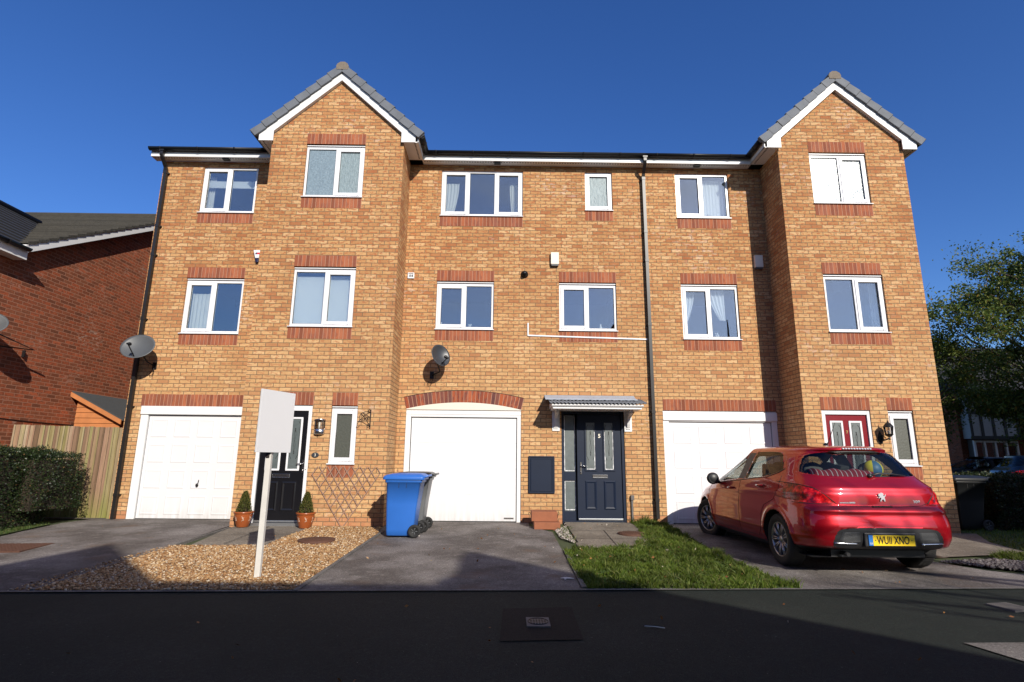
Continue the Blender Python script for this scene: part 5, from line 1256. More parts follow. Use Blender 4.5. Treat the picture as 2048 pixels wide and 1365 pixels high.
    # number plate in its recess
    xp = -.83; Rp = Matrix.Rotation(R(-90), 4, 'Z') @ Matrix.Rotation(R(90), 4, 'X')
    mb = MB(); mb.box(xp + .01, xp + .05, -.29, .30, .345, .50); mb.build('plate_holder', 'car_black', t, world=False, bevel=.012)
    mb = MB(); mb.box(xp, xp + .012, -.26, .212, .362, .474); pl = mb.build('number_plate', 'plate_yellow', t, world=False)
    mb = MB(); mb.box(xp, xp + .012, .213, .26, .362, .474); mb.build('blue_band', 'plate_blue', pl, world=False)
    RP = Matrix.Rotation(R(-90), 4, 'Z') @ RX90     # text facing -x
    text('registration', 'WUII XNO', .115, (xp - .001, -.015, .417), RP, 'dark_line', pl, .001, sx=.66, bold=.0018)
    text('country_code', 'GB', .026, (xp - .001, .237, .385), RP, 'upvc', pl, .0005)
    for yy in (.185, -.225):
        mb = MB(); mb.tube([(xp - .002, yy, .42), (xp, yy, .42)], .006, 8); mb.build('screw', 'car_black', pl, world=False)
    # badges: an upright rampant animal in chrome, the model number and maker name
    xb = float(Body.xr_at(np.array(0.), np.array(.885))) - .012
    lion = [(-.028, .012), (-.045, .022), (-.035, .030), (-.042, .040), (-.022, .044), (-.010, .054), (.006, .052), (.016, .044), (.022, .034), (.016, .022), (.024, .012), (.034, .020), (.040, .036), (.046, .034), (.042, .014), (.030, .0), (.028, -.012), (.036, -.024), (.030, -.036), (.040, -.046), (.024, -.050), (.016, -.034), (.010, -.022), (.0, -.030), (-.010, -.036), (-.006, -.048), (-.024, -.050), (-.022, -.034), (-.012, -.020), (-.010, -.004), (-.022, -.006), (-.036, -.014), (-.042, -.006), (-.028, .002)]
    mb = MB(); mb.prism([(-a, .885 + b * .95) for a, b in lion], xb - .004, xb + .004, axis='x'); mb.build('badge', 'chrome_paint', t, world=False)
    xb2 = float(Body.xr_at(np.array(.4), np.array(.82))) - .006
    text('lettering', '308', .042, (xb2 + .005, -.40, .835), RP @ Matrix.Rotation(R(-7), 4, 'Y'), 'chrome_paint', t, .003, sx=1.25, bold=.001)
    mb = MB(); yy = .49          # tiny chrome dealer lettering, too small to read
    for wd, ht in ((.008, .012), (.012, .012), (.006, .012), (.012, .012), (.010, .012), (.007, .012), (.011, .012), (.012, .012), (.004, .004), (.016, .016), (.015, .016), (.018, .016), (.008, .016)):
        xx = float(Body.xr_at(np.array(yy), np.array(.818))) - .003; mb.box(xx - .002, xx + .002, yy - wd, yy, .812, .812 + ht); yy -= wd + .003
    mb.build('lettering', 'chrome_paint', t, world=False)
    # wiper, high stop light, aerial
    def rg(y, z, off=0): return (float(Body.xr_at(np.array(y), np.array(z))) - off, y, z)
    mb = MB(); mb.tube([rg(.0, 1.125, .03), rg(-.12, 1.150, .035), rg(-.27, 1.145, .03), rg(-.44, 1.125, .02)], [.016, .013, .009, .006], 6); mb.sphere(rg(.0, 1.12, .02), .028, 6); mb.build('rear_wiper', 'car_black', t, world=False)
    mb = MB()
    for k in range(11): mb.sphere(rg(.17 - .034 * k, 1.442, .004), .0135, 6, (1, 1.2, .8))
    mb.build('stop_light', 'lens_clear', t, world=False)
    mb = MB(); mb.tube([(.28, 0, 1.50), (.22, 0, 1.54), (.02, 0, 1.79)], [.012, .006, .003], 6); mb.lathe([(.035, 0), (.03, .02), (.012, .035), (.001, .04)], 10, (.29, 0, 1.495)); mb.build('aerial', 'car_black', t, world=False)
    mb = MB(); mb.tube([(-.5, .42, .25), (-.68, .42, .24)], .022, 10); mb.build('exhaust', 'car_black', t, world=False)
    # seats
    for x, y in ((1.05, .36), (1.05, -.36), (.15, .36), (.15, -.36)):
        mb = MB(); mb.box(x - .1, x + .08, y - .24, y + .24, .5, 1.10, M=Matrix.Rotation(R(-8), 4, 'Y')); mb.sphere((x - .13, y, 1.18), .12, 8, (.5, 1.1, .8)); mb.build('seat', 'interior_grey', t, world=False, bevel=.03)
    mb = MB(); mb.box(1.9, 2.25, -.7, .7, .6, .93); mb.lathe([(.17, -.015), (.185, 0), (.17, .015)], 20, M=Matrix.Translation((1.72, -.36, .93)) @ Matrix.Rotation(R(65), 4, 'Y')); mb.build('dashboard', 'car_black', t, world=False)
    mb = MB(); mb.box(-.5, .0, -.6, .6, 1.045, 1.065); mb.build('parcel_shelf', 'car_black', t, world=False)
    return t
CAR = (4.355, -3.812, zg(-3.8))
rc = car('parked_car', 'shiny red five-door hatchback parked nose-in on the right driveway', CAR, R(89.8), 'car_red')
def inside_car(x, y, z): return (CAR[0] - y, CAR[1] + x, CAR[2] + z)
P = []
for i in range(31):
    u = i / 30; row = []
    for j in range(9):
        a = math.pi * j / 8; row.append(inside_car(-.30 - .10 * math.cos(a), .60 - .78 * u, 1.075 + (.115 + .012 * math.sin(u * 19)) * math.sin(a)))
    P.append(row)
mb = MB(); mb.grid(P); o = mb.build('blanket', 'plaid'); tag(o, 'folded red checked blanket on the parcel shelf behind the rear window of the red car', 'blanket')
t = thing('ball', 'blue and yellow ball beside the blanket inside the red car', 'ball', inside_car(-.27, -.24, 1.19)); c = t.location
for k, mt in enumerate(('ball_blue', 'ball_yellow')):
    mb = MB()
    for g in range(3):
        rows = []
        for i in range(13):
            th_ = math.pi * i / 12; rows.append([(c.x + .115 * math.sin(th_) * math.cos(p_), c.y + .115 * math.sin(th_) * math.sin(p_), c.z + .115 * math.cos(th_)) for p_ in [(2 * g + k + q / 5) * math.pi / 3 for q in range(6)]])
        mb.grid(rows)
    mb.build('blue_panels' if k == 0 else 'yellow_panels', mt, t)
car('parked_car', 'dark grey car parked across in front of the timbered house', (22.6, 14.2, 0), R(172), 'car_grey', False)
car('parked_car', 'dark blue car whose headlight shows above the black bin', (16.9, 7.2, 0), R(-15), 'car_navy', False)

# ------------------------------------------------------------------ vegetation
def leaf_cards(C, size, up=.3, aspect=.5, seed=0, dirs=None):
    r = np.random.default_rng(seed); n = len(C)
    d = r.normal(0, 1, (n, 3)) if dirs is None else dirs + r.normal(0, .5, (n, 3))
    d[:, 2] += up; d /= np.linalg.norm(d, axis=1)[:, None]
    s = np.cross(d, r.normal(0, 1, (n, 3))); s /= np.linalg.norm(s, axis=1)[:, None] + 1e-9
    l = size * (.6 + .8 * r.random((n, 1))); w = l * aspect
    V = np.stack([C - d * l * .5, C + s * w * .5, C + d * l * .5, C - s * w * .5], 1).reshape(-1, 3)
    return V, np.arange(4 * n).reshape(-1, 4)
def hedge(name, label, boxes, n, leaf, ground=0, seed=1, mat='hedge_leaves'):
    t = thing(name, label, 'hedge', ((boxes[0][0] + boxes[0][1]) / 2, (boxes[0][2] + boxes[0][3]) / 2, boxes[0][4]))
    r = np.random.default_rng(seed); Cs = []; Ds = []
    core = MB(); V0 = sum(2 * ((b[1] - b[0]) * (b[5] - b[4]) + (b[3] - b[2]) * (b[5] - b[4])) + (b[1] - b[0]) * (b[3] - b[2]) for b in boxes)
    for b in boxes:
        x0, x1, y0, y1, z0, z1 = b; A = [(x1 - x0) * (z1 - z0), (x1 - x0) * (z1 - z0), (y1 - y0) * (z1 - z0), (y1 - y0) * (z1 - z0), (x1 - x0) * (y1 - y0)]
        nb = int(n * sum(A) / V0); k = r.choice(5, nb, p=np.array(A) / sum(A)); u, v = r.random(nb), r.random(nb)
        x = x0 + (x1 - x0) * u; y = y0 + (y1 - y0) * v; z = z0 + (z1 - z0) * r.random(nb)
        y = np.where(k == 0, y0, np.where(k == 1, y1, y)); x = np.where(k == 2, x0, np.where(k == 3, x1, x)); z = np.where(k == 4, z1, z)
        D = np.zeros((nb, 3)); D[k == 0, 1] = -1; D[k == 1, 1] = 1; D[k == 2, 0] = -1; D[k == 3, 0] = 1; D[k == 4, 2] = 1
        C = np.stack([x, y, z], 1)
        bumps = np.array([noise.noise(Vector((p[0] * 3.1 + seed, p[1] * 3.1, p[2] * 3.1))) * .5 + noise.noise(Vector((p[0] * 9, p[1] * 9, p[2] * 9 + seed))) * .3 for p in C])
        C += D * (bumps[:, None] * .16) + r.normal(0, .025, C.shape); 
        # round the shoulders
        top = (z1 - C[:, 2]); 
        C -= D * (np.clip(.14 - top, 0, .14)[:, None] * .8) * (k != 4)[:, None]
        Cs.append(C); Ds.append(D); core.box(x0 + .09, x1 - .09, y0 + .09, y1 - .09, z0, z1 - .10)
    core.build('branches', 'soil', t)
    b = boxes[0]; ns = 60; sp_ = np.stack([r.uniform(b[0], b[1], ns), r.uniform(b[2], b[3], ns), np.full(ns, b[5] - .02)], 1); hh_ = r.uniform(.04, .16, ns)
    Cs.append((sp_[:, None] + np.linspace(0, 1, 7)[None, :, None] * np.stack([r.normal(0, .04, ns), r.normal(0, .04, ns), hh_], 1)[:, None]).reshape(-1, 3)); Ds.append(np.tile((0, 0, 1.), (ns * 7, 1)))
    C = np.concatenate(Cs); D = np.concatenate(Ds) * .8; V, F = leaf_cards(C, leaf, .25, .55, seed, D); V -= np.array(t.location)
    mesh_np('foliage', V, F, mat, t)
    return t
hedge('hedge', 'clipped dark evergreen hedge at the left edge beside the driveway', [(-11.5, -8.26, -1.95, -.75, -.03, 1.27), (-10.8, -8.0, -1.45, -.35, .25, 1.2)], 86000, .030)
hedge('hedge', 'dark hedge at the right edge beside the black bin', [(9.22, 12.4, -.55, .9, 0, .95)], 60000, .035, seed=4)

def tree(label, base, h, crown, n, leaf, seed, spread=1.0, mat='tree_leaves', trunk_r=.16, bare=False, clumps=46):
    random.seed(seed); r = np.random.default_rng(seed)
    t = thing('tree', label, 'tree', base); cx, cy, cz, rx, ry, rz_ = crown
    mb = MB(); B = Vector(base)
    top = Vector((base[0] + random.uniform(-.3, .3), base[1], base[2] + h * .9))
    tr = [B, B + Vector((.05, 0, h * .2)), B + Vector((-.05, .05, h * .42)), B + Vector((.1, 0, h * .65)), top]
    mb.tube(tr, [trunk_r, trunk_r * .85, trunk_r * .65, trunk_r * .4, trunk_r * .1], 10); 
    cl = []
    for i in range(clumps):
        while True:
            p = Vector((random.uniform(-1, 1), random.uniform(-1, 1), random.uniform(-1, 1)))
            if .25 < p.length < 1: break
        p = p * (p.length ** -.35) if p.length > 0 else p
        q = Vector((cx + p.x * rx * (1 - .25 * max(p.z, 0)), cy + p.y * ry, cz + p.z * rz_)); cl.append(q)
        zt_ = min(max(q.z - (q - B).xy.length * .75, B.z + h * .18), B.z + h * .8); f = (zt_ - B.z) / (h * .9); s = Vector((B.x, B.y, zt_))
        mid = s.lerp(q, .5) + Vector((random.uniform(-.3, .3), random.uniform(-.3, .3), .25)); mb.tube([s, mid, q], [trunk_r * .32 * (1 - .6 * f), trunk_r * .18, .012], 6, cap=False)
        for k in range(7 if not bare else 10):
            e = q + Vector((random.gauss(0, .5), random.gauss(0, .5), random.gauss(.25, .4))) * (1.0 if not bare else 1.7); m_ = mid.lerp(q, random.random() * .8 + .2)
            mb.tube([m_, m_.lerp(e, .6) + Vector((0, 0, .08)), e], [.018, .011, .004], 4, cap=False)
            cl.append(e) if k < 5 else None
    mb.build('trunk', 'bark', t)
    if n:
        cl = np.array([tuple(c) for c in cl]); k = r.integers(0, len(cl), n); sig = r.random(len(cl)) * .20 + .12
        C = cl[k] + r.normal(0, 1, (n, 3)) * sig[k][:, None] * np.array([1.2, 1.2, .75]) * spread; V, F = leaf_cards(C, leaf, -.25, .55, seed); V -= np.array(t.location)
        mesh_np('crown', V, F, mat, t)
    return t
tree('leafy autumn tree rising beyond the right end of the terrace', (24.4, 13.0, 0), 11.3, (24.6, 12.6, 6.7, 4.5, 4.0, 4.6), 72000, .125, 11, 1.15, clumps=95, trunk_r=.2)
tree('smaller tree half hidden behind the right house corner', (19.2, 16.5, 0), 8.6, (20.2, 16.4, 5.6, 3.2, 3.0, 3.2), 24000, .14, 15, 1.3, clumps=44)

# lawns: real blades over soil
def blades(name, poly, n, h, seed, dens=None, mat='grass_blades', z0=.0, lean=.6):
    r = np.random.default_rng(seed); xs = [p[0] for p in poly]; ys = [p[1] for p in poly]
    P = np.stack([r.uniform(min(xs), max(xs), n * 2), r.uniform(min(ys), max(ys), n * 2)], 1); P = P[inpoly(P, poly)][:n]; m_ = len(P)
    tuft = np.array([noise.noise(Vector((p[0] * 5, p[1] * 5, seed))) for p in P]); tuft2 = np.array([noise.noise(Vector((p[0] * 17, p[1] * 17, seed))) for p in P])
    hh = h * np.clip(.70 + tuft * 1.3 + tuft2 * 1.0, .12, 2.2) * (.6 + .6 * r.random(m_)); a = r.random(m_) * 6.283; l = r.normal(0, lean, (m_, 2)) * hh[:, None]
    z = .02 * np.clip(P[:, 1], -5.4, 0) + z0; w = .0035 + .0035 * r.random(m_); B = np.stack([P[:, 0], P[:, 1], z], 1); s = np.stack([np.cos(a) * w, np.sin(a) * w, 0 * w], 1)
    M_ = B + np.stack([l[:, 0] * .35, l[:, 1] * .35, hh * .6], 1); T = B + np.stack([l[:, 0], l[:, 1], hh], 1)
    V = np.stack([B - s, B + s, M_ + s * .8, M_ - s * .8, T], 1).reshape(-1, 3); i = np.arange(m_) * 5
    F = np.concatenate([np.stack([i, i + 1, i + 2], 1), np.stack([i, i + 2, i + 3], 1), np.stack([i + 3, i + 2, i + 4], 1)])
    o = mesh_np(name, V, F, mat); o['kind'] = 'stuff'; return o
G1 = [(.84, -5.08), (.80, -4.0), (.82, -3.02), (1.02, -2.80), (1.5, -2.72), (1.92, -2.70), (2.02, -2.1), (2.22, -1.75), (2.32, -1.0), (2.44, -.3), (2.50, -.02), (3.06, -.02), (3.02, -1.0), (2.92, -2.4), (2.95, -3.6), (3.02, -4.6), (3.10, -5.0), (2.2, -5.06)]
sheet('lawn_ground', [(.80, -5.1), (.80, -3.0), (1.05, -2.84), (1.98, -2.80), (2.25, -2.0), (2.36, -1.1), (2.42, .0), (3.1, .0), (3.0, -2.4), (3.05, -5.0)], .004, 'lawn_soil')
o = blades('grass', G1, 52000, .065, 3); tag(o, 'patch of green lawn between the middle and right driveways', 'grass')
o = blades('weeds', [(.86, -5.02), (.83, -3.1), (1.9, -2.8), (2.3, -1.6), (2.5, -.1), (3.0, -.1), (2.9, -2.5), (3.0, -4.9)], 2400, .06, 9, mat='weed_leaves', lean=1.4); tag(o, 'broad leaved weeds in the lawn', 'weeds')
G2 = [(7.55, -2.75), (7.75, -1.9), (8.3, -1.0), (8.2, -.86), (8.2, 2.5), (16, 2.5), (16, -1.5), (9.5, -2.4), (8.4, -2.75)]
sheet('lawn_ground', G2, .004, 'lawn_soil'); o = blades('grass', G2, 30000, .05, 5); tag(o, 'dark shaded lawn at the right edge beside the right house', 'grass')
G3 = [(6.72, -3.1), (7.5, -2.85), (8.5, -2.9), (9.5, -3.0), (9.0, -3.9), (7.4, -3.75), (6.6, -3.35)]
sheet('lawn_ground', G3, .004, 'lawn_soil'); o = blades('grass', G3, 16000, .07, 6); tag(o, 'small sunlit strip of grass at the right edge by the slate chippings', 'grass')
G0 = [(-9.5, -2.7), (-7.85, -2.3), (-7.98, -1.5), (-8.12, -.75), (-8.4, -.7), (-9.5, -.9)]
sheet('lawn_ground', G0, .004, 'lawn_soil'); o = blades('grass', G0, 9000, .035, 8, mat='weed_leaves'); tag(o, 'ragged strip of grass along the foot of the left hedge', 'grass')
o = blades('weeds', [(.86, -1.1), (1.14, -.5), (1.06, -2.3), (.88, -1.9)], 260, .07, 12, mat='weed_leaves', lean=1.5); tag(o, 'weeds growing through the pale chippings beside the slab path', 'weeds')
o = blades('weeds', [(-2.15, -5.2), (-2.15, -3.0), (-2.3, -3.4), (-2.45, -5.2)], 300, .025, 13, mat='weed_leaves', lean=1.5); tag(o, 'small weeds along the right edge of the gravel', 'weeds')
o = blades('weeds', [(2.4, -.04), (2.4, -.35), (3.05, -.35), (3.05, -.04)], 1100, .11, 14, mat='grass_blades', lean=.8); tag(o, 'taller grass at the foot of the wall by the drainpipe', 'grass')

def stones(name, poly, n, size, mat, seed, label, zlift=.0, flat=.6, cat='gravel'):
    r = np.random.default_rng(seed); xs = [p[0] for p in poly]; ys = [p[1] for p in poly]
    P = np.stack([r.uniform(min(xs), max(xs), n * 3), r.uniform(min(ys), max(ys), n * 3)], 1); P = P[inpoly(P, poly)][:n]; m_ = len(P)
    base = np.array([(1, 0, 0), (-1, 0, 0), (0, 1, 0), (0, -1, 0), (0, 0, 1), (0, 0, -1)], float); s = size * (.5 + r.random((m_, 1, 1))**1.5 * 1.1)
    V = base[None] * (.7 + .6 * r.random((m_, 6, 1))) * s; a = r.random(m_) * 6.28; b = r.normal(0, .5, m_)
    ca, sa, cb, sb = np.cos(a)[:, None], np.sin(a)[:, None], np.cos(b)[:, None], np.sin(b)[:, None]
    x, y, z = V[..., 0] * 1.25, V[..., 1], V[..., 2] * flat; y, z = cb * y - sb * z, sb * y + cb * z; x, y = ca * x - sa * y, sa * x + ca * y
    zz = .02 * np.clip(P[:, 1], -5.4, 0) + zlift + r.random(m_) * size * .9
    V = np.stack([x + P[:, :1], y + P[:, 1:], z + zz[:, None]], -1).reshape(-1, 3)
    f = np.array([(0, 2, 4), (2, 1, 4), (1, 3, 4), (3, 0, 4), (2, 0, 5), (1, 2, 5), (3, 1, 5), (0, 3, 5)]); F = (np.arange(m_)[:, None, None] * 6 + f[None]).reshape(-1, 3)
    o = mesh_np(name, V, F, mat); tag(o, label, cat, None, 'stuff'); return o
GR = [(-4.60, -5.33), (-4.76, -2.85), (-4.45, -2.83), (-3.44, -2.76), (-3.48, -2.0), (-3.42, -1.25), (-3.64, -.84), (-2.22, -.84), (-2.12, -1.6), (-2.12, -5.24)]
sheet('gravel_ground', GR, .004, 'gravel_bed')
stones('gravel', [(x, y) for x, y in GR], 44000, .0125, 'pebbles', 21, 'golden gravel bed in front of the black door', .006)
stones('gravel', [(-4.9, -5.36), (-4.62, -5.36), (-4.7, -2.9), (-4.86, -3.0)], 500, .010, 'pebbles', 25, 'stray pebbles spilled on the left driveway edge', .0)
stones('gravel', [(.86, -1.05), (1.12, -.45), (1.12, -.1), (1.05, -2.3), (.88, -1.9)], 900, .014, 'white_chips', 22, 'pale chippings between the wooden step and the slab path', .004)
SLT = [(5.7, -3.52), (6.6, -3.36), (7.4, -3.78), (9.0, -3.95), (9.2, -4.35), (7.0, -4.35), (6.2, -3.95)]
sheet('gravel_ground', SLT, .003, 'patch_tarmac'); stones('gravel', SLT, 6000, .020, 'slate_chips', 23, 'strip of purple grey slate chippings at the right edge', .004)
# litter: fallen leaves, twigs, a pale feather
r = np.random.default_rng(31); pts = []
for a, b, c, d, n in ((-7.5, -.2, -3.8, -1, 10), (-2, .7, -4.8, -.3, 30), (.9, 2.9, -4.9, -2.9, 34), (3.2, 5.4, -4.8, -4.0, 14), (.8, 2.2, -2.8, -.4, 16), (-3, 5, -8.2, -5.6, 24), (-4.5, -2.2, -5.1, -1.2, 14)):
    pts.append(np.stack([r.uniform(a, b, n), r.uniform(c, d, n)], 1))
Pp = np.concatenate(pts); Cc = np.stack([Pp[:, 0], Pp[:, 1], .02 * np.clip(Pp[:, 1], -5.4, 0) + .014 + (np.abs(Pp[:, 0] - 1.9) < 1.05) * (Pp[:, 1] > -5) * .05], 1)
dd = r.normal(0, 1, Cc.shape); dd[:, 2] *= .1; V, F = leaf_cards(Cc, .035, 0, .6, 31, dd); o = mesh_np('fallen_leaves', V, F, 'fallen'); tag(o, 'scattered fallen leaves on the drives, lawn and pavement', 'leaves', None, 'stuff')
mb = MB(); z = zg(-4.6); mb.prism([(.61, -4.64), (.66, -4.60), (.72, -4.62), (.76, -4.655), (.70, -4.66), (.66, -4.65)], z + .006, z + .012, axis='z'); mb.prism([(.645, -4.70), (.665, -4.70), (.675, -4.64), (.655, -4.63)], z + .005, z + .010, axis='z'); o = mb.build('feather', 'feather'); tag(o, 'white feather lying on the middle driveway near the lawn', 'feather')
mb = MB(); mb.tube([(1.12, -6.36, -.100), (1.20, -6.38, -.098), (1.27, -6.41, -.100)], .004, 5); o = mb.build('stick', 'post_wood'); tag(o, 'thin pale stick lying on the dark pavement', 'stick')

# ------------------------------------------------------------------ left neighbour, fence, shed
rh = thing('brick_house', 'red brick gabled house on the left, seen from its side wall', 'house', (-14, 0, 0))
X = -9.9; w = MB(); EZ = 5.20
w.face([(X, -4.3, 0), (X, 9.5, 0), (X, 9.5, 5.3), (X, 4.5, 8.05), (X, -.50, 5.20), (X, -4.3, 5.20)])
w.face([(X, 9.5, 0), (-19, 9.5, 0), (-19, 9.5, 5.3), (X, 9.5, 5.3)]); w.face([(X, -4.3, 0), (-15, -4.3, 0), (-15, -4.3, EZ), (-12.45, -4.3, 7.0), (X, -4.3, EZ)])
w.build('wall', 'red_brick', rh)
sl = .564
def mz(y): return 5.46 + sl * (y + .43)
rf = MB(); n = 22
for i in range(n):     # front slope of the main roof, in courses
    a = -.62 + i * (5.12) / n; b = a + 5.12 / n; rf.face([(X + .22, a, mz(a) + .035), (-20, a, mz(a) + .035), (-20, b, mz(b)), (X + .22, b, mz(b))]); rf.face([(X + .22, a, mz(a) + .035), (-20, a, mz(a) + .035), (-20, a, mz(a)), (X + .22, a, mz(a))])
    rf.face([(X + .22, a, mz(a) + .035), (X + .22, b, mz(b)), (X + .22, b, mz(b) - .06), (X + .22, a, mz(a) - .03)])
rf.face([(X + .22, 4.5, mz(4.5)), (-20, 4.5, mz(4.5)), (-20, 9.8, mz(-.8)), (X + .22, 9.8, mz(-.8))]); rf.tube([(X + .2, 4.5, mz(4.5)), (-20, 4.5, mz(4.5))], .11, 10); rf.build('roof', 'moss_tile', rh)
v = MB(); 
for y0, y1 in ((-.62, 4.5),):
    v.face([(X + .2, y0, mz(y0) - .03), (X + .2, y1, mz(y1) - .03), (X + .2, y1, mz(y1) - .21), (X + .2, y0, mz(y0) - .21)]); v.face([(X + .2, y0, mz(y0) - .21), (X + .2, y1, mz(y1) - .21), (X, y1, mz(y1) - .21), (X, y0, mz(y0) - .21)])
    v.face([(X + .2, y0, mz(y0) - .03), (X + .2, y0, mz(y0) - .21), (X, y0, mz(y0) - .21), (X, y0, mz(y0) - .03)])
v.build('bargeboard', 'white_paint', rh)
wr = MB(); n = 12; sw = .69; ex = X + .28   # the front wing: eave along y, slope rising to the left
def wz(x): return 5.22 + sw * (ex - x)
for i in range(n):
    a = ex - i * 2.75 / n; b = a - 2.75 / n
    # each course stops at the valley with the main roof
    def yv(x): return -.43 + (wz(x) - 5.46) / sl
    wr.face([(a, -4.5, wz(a) + .03), (a, yv(a), wz(a) + .03), (b, yv(b), wz(b)), (b, -4.5, wz(b))]); wr.face([(a, -4.5, wz(a) + .03), (a, yv(a), wz(a) + .03), (a, yv(a), wz(a)), (a, -4.5, wz(a))])
a = ex - 2.75; wr.face([(a, -4.5, wz(a)), (a, yv(a), wz(a)), (a - 2.75, yv(ex), 5.22), (a - 2.75, -4.5, 5.22)]); wr.tube([(a, -4.5, wz(a) + .02), (a, yv(a), wz(a) + .02)], .09, 8)
wr.build('wing_roof', 'dark_tile', rh)
v = MB(); v.box(ex - .04, ex - .02, -4.5, -.62, 4.99, 5.18); v.box(X, ex - .04, -4.5, -.62, 4.99, 5.005); v.box(X + .001, ex - .04, -.64, -.62, 5.005, 5.18); v.build('fascia', 'white_paint', rh)
gutter([(ex + .04, -4.4), (ex + .04, -.66)], 5.21, rh, .6)
cb = MB(); cb.tube([(X + .012, -1.6, 1.93), (X + .012, -.8, 1.90), (X + .012, .4, 1.86), (X + .012, 3, 1.85)], .008, 6); cb.build('cable', 'black_plastic', rh)
for k in range(1): pass
fp = thing('fence', 'weathered close-board timber fence between the red house and the terrace', 'fence', (-8.8, .1, 0)); mb = MB(); x = -9.86; y = .10
random.seed(5)
while x < -7.66:
    wd = .098; z1 = 1.775 - (x + 9.8) * .018 + random.uniform(-.006, .006); j = random.uniform(-.004, .004)
    mb.prism([(x, -.02), (x + wd, -.02), (x + wd, z1), (x, z1)], y + j, y + j + .016); mb.prism([(x - .01, -.02), (x + .022, -.02), (x + .022, z1), (x - .01, z1)], y + j - .009, y + j - .0005); mb.box(x + .0225, x + .0255, y + j - .003, y + j - .0006, 0, z1, 1); x += wd + .001  # the thin dark strip paints the shadow gap beside each lapped board
mb.build('boards', ['fence_wood', 'dark_line'], fp); mb = MB()
for z in (.35, 1.5): mb.box(-9.86, -7.66, .125, .165, z, z + .06)
mb.box(-7.70, -7.64, .02, .10, 0, 1.72); mb.build('rails', 'fence_wood', fp)
sh = thing('garden_shed', 'small orange timber shed with dark felt roof behind the fence', 'shed', (-9.2, 1.8, 0)); Y0, Y1 = 1.55, 3.4
def zs(x): return 2.50 + (x + 9.82) * -.505
mb = MB(); mb.prism([(-9.80, 0), (-8.80, 0), (-8.80, zs(-8.80)), (-9.80, zs(-9.80))], Y0, Y1 - .1); mb.box(-8.83, -8.77, Y0 - .015, Y0 + .03, 0, 1.93)
for k in range(20):
    z = .1 + k * .12
    if z < 2.4:
        xe = min(-8.81, -9.82 + (2.50 - z - .09) / .505 - .0) if z + .09 > zs(-8.8) else -8.81
        if xe > -9.7: mb.prism([(Y0 - .016, z), (Y0 - .002, z + .11), (Y0, z + .11), (Y0, z)], -9.80, xe, axis='x')
mb.build('walls', 'shed_wood', sh)
mb = MB(); d = Vector((1, 0, -.505)).normalized()
mb.prism([(-9.90, zs(-9.90) + .04), (-8.66, zs(-8.66) + .04), (-8.66, zs(-8.66) + .075), (-9.90, zs(-9.90) + .075)], Y0 - .10, Y1); mb.build('roof', 'felt', sh)
mb = MB(); mb.prism([(-9.90, zs(-9.90) - .05), (-8.68, zs(-8.68) - .05), (-8.68, zs(-8.68) + .05), (-9.90, zs(-9.90) + .05)], Y0 - .125, Y0 - .10); mb.build('bargeboard', 'shed_wood', sh)

# ------------------------------------------------------------------ right background
fh = thing('timbered_house', 'black and white timbered house in shade beyond the tree on the right', 'house', (27, 20, 0)); Y = 20
mb = MB(); mb.box(25.4, 45, Y + .02, 28, 0, 5.2); mb.build('wall', 'red_brick', fh)
mb = MB(); mb.box(25.6, 28.3, Y - .55, Y + .02, 2.55, 5.3); mb.build('rendered_bay', 'shaded_render', fh)
mb = MB()
for x in (25.6, 26.2, 26.85, 27.5, 28.2): mb.box(x - .02, x + .12, Y - .58, Y - .55, 2.7, 5.3)
for z in (2.5, 3.9, 5.2): mb.box(25.55, 28.35, Y - .59, Y - .55, z, z + .2)
mb.build('timbers', 'timber_black', fh)
mb = MB(); ring(mb, 25.75, 28.2, .95, 2.45, .10, Y - .45, Y - .35)
for x in (26.35, 26.95, 27.55): mb.box(x - .05, x + .05, Y - .45, Y - .35, 1.05, 2.35)
wdw = mb.build('window', 'upvc', fh); mb = MB(); mb.box(25.85, 28.1, Y - .38, Y - .36, 1.05, 2.35); mb.build('pane', 'window_glass', wdw)
mb = MB(); mb.box(25.75, 28.2, Y - .33, Y + .0, .0, 2.5); mb.build('bay_wall', 'interior_grey', fh)
mb = MB(); mb.prism([(Y - 1.7, 2.45), (Y - 1.7, 2.6), (Y + .0, 3.2), (Y + .0, 3.05)], 28.8, 33, axis='x'); mb.build('porch_roof', 'dark_tile', fh); mb = MB(); mb.box(28.8, 33, Y - 1.72, Y - 1.70, 2.42, 2.6); mb.build('porch_fascia', 'white_paint', fh)
mb = MB(); mb.prism([(Y - .9, 5.2), (24, 8.6), (28.6, 5.2)], 25.1, 45, axis='x'); mb.build('roof', 'dark_tile', fh)
hedge('hedge', 'low dark hedge in front of the timbered house', [(16, 34, 16.6, 17.3, 0, 1.0)], 9000, .09, seed=6)
for lab, b, h, cr, n, sd in (('distant hazy tree seen low between the brick corner and the near tree', (38, 52, 0), 7, (38, 52, 4.4, 4, 3, 2.6), 5000, 41), ('distant tree behind the timbered house', (60, 60, 0), 10, (60, 60, 6, 7, 4, 4), 7000, 42)):
    tree(lab, b, h, cr, n, .3, sd, 2.2, clumps=26)

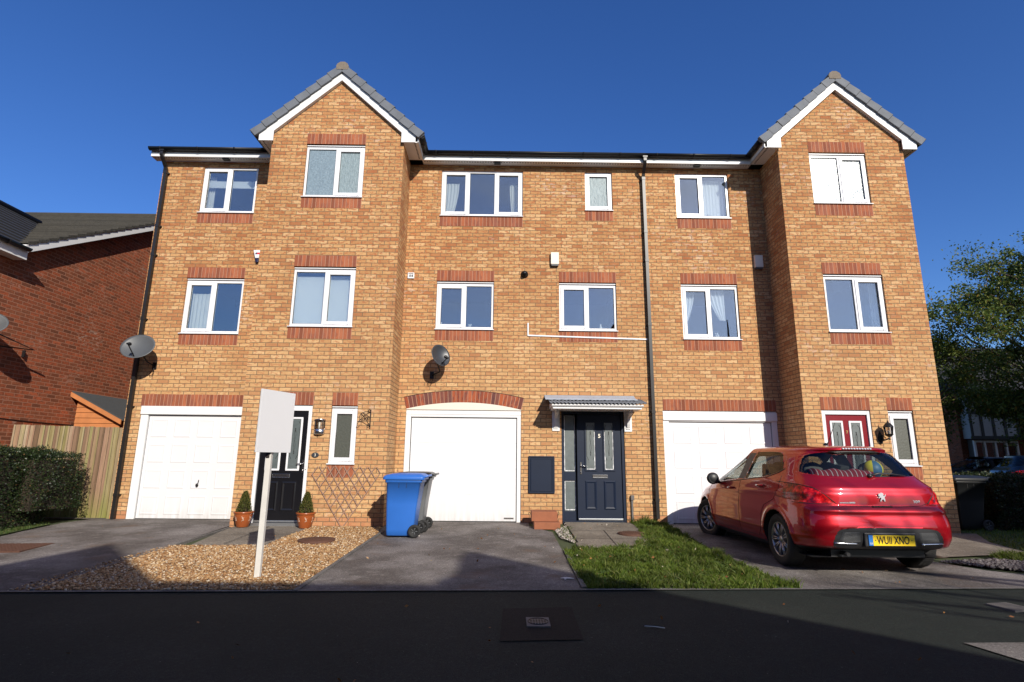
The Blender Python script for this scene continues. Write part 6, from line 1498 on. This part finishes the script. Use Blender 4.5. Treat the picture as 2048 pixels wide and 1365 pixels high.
# ------------------------------------------------------------------ what stands across the street (it throws the shade on the road), plus unseen blocks added for shade
oh = thing('brick_house', 'gabled brick houses across the street behind the photographer', 'house', (0, -21, 0)); mb = MB()
mb.box(-34, 7.6, -24, -18.4, 0, 5.0); mb.build('wall', 'red_brick', oh)
mb = MB(); mb.prism([(-25, 5.0), (-18.0, 5.0), (-18.05, 7.5), (-18.6, 7.56), (-21.5, 7.56)], -34, 7.0, axis='x'); mb.build('roof', 'dark_tile', oh)
mb = MB(); mb.prism([(-.75, 7.2), (2.1, 7.2), (1.47, 7.96), (.86, 8.75)], -18.3, -17.9); mb.prism([(4.9, 0), (8.25, 0), (8.2, 6.1), (5.92, 8.55), (5.72, 8.42), (5.25, 7.73), (4.9, 7.5)], -18.3, -17.9); mb.build('gable', 'red_brick', oh)
oh2 = thing('shade_block', 'low brick block outside the picture, added to shade the right corner', 'shade block', (13, -7.5, 0)); mb = MB(); mb.prism([(9.75, -.1), (17, -.1), (17, 3.2), (13.6, 5.2), (10.2, 3.5), (9.75, 2.9)], -9, -6); mb.build('wall', 'red_brick', oh2)  # unseen block added to throw shade on the bay corner and bin
oh3 = thing('brick_house', 'tall brick block outside the picture, added to shade the timbered house and cars', 'house', (24, 2, 0)); mb = MB(); mb.prism([(19.5, 0), (44, 0), (44, 13.5), (32, 13.5), (29, 10.8), (26, 10.6), (19.5, 9)], -1, 4.5); mb.build('wall', 'red_brick', oh3)  # no known house: unseen block added and raised to shade the far background
t = thing('tree', 'bare street tree across the road, outside the picture', 'tree', (10.6, -14.6, -.1)); mb = MB(); B = Vector((10.6, -14.6, -.1)); r = random.Random(3)
mb.tube([B, B + Vector((0, 0, 2.2)), B + Vector((.1, .1, 4.2)), B + Vector((.0, 0, 8))], [.16, .14, .10, .03], 10)
for k in range(11):
    z0 = 2.6 + k * .38; L = 2.6 + r.random(); dr = Vector((-1, r.uniform(-.5, .5), .30 + r.uniform(-.12, .16))) if k % 3 else Vector((1, r.uniform(-.5, .5), .4)); p0 = B + Vector((0, 0, z0)); pts = [p0, p0 + dr * L * .4 + Vector((0, 0, .1)), p0 + dr * L * .75, p0 + dr * L + Vector((0, 0, -.15))]
    mb.tube(pts, [.055, .042, .028, .01], 7)
    for q in range(4):
        a = pts[1].lerp(pts[3], q / 4); mb.tube([a, a + Vector((-r.random() * .6, r.uniform(-.3, .3), r.uniform(.2, .7)))], [.018, .008], 5)
mb.build('trunk', 'bark', t)

GR_ = dict(satellite_dish='satellite dishes on the walls', alarm_box='boxes fixed to the walls', potted_conifer='conifers in pots beside the black door', wheelie_bin='wheelie bins', drain_cover='iron covers in the ground',
           terraced_house='brick townhouses of the terrace', curtain='curtains behind the windows', roller_blind='roller blinds', parked_car='parked cars', tree='trees beyond the houses', flower_pot='ornaments on the window sills')
for o in list(SC.objects):
    k = o.name.split('.')[0]
    if o.parent is None and k in GR_ and 'category' in o and 'group' not in o: o['group'] = GR_[k]
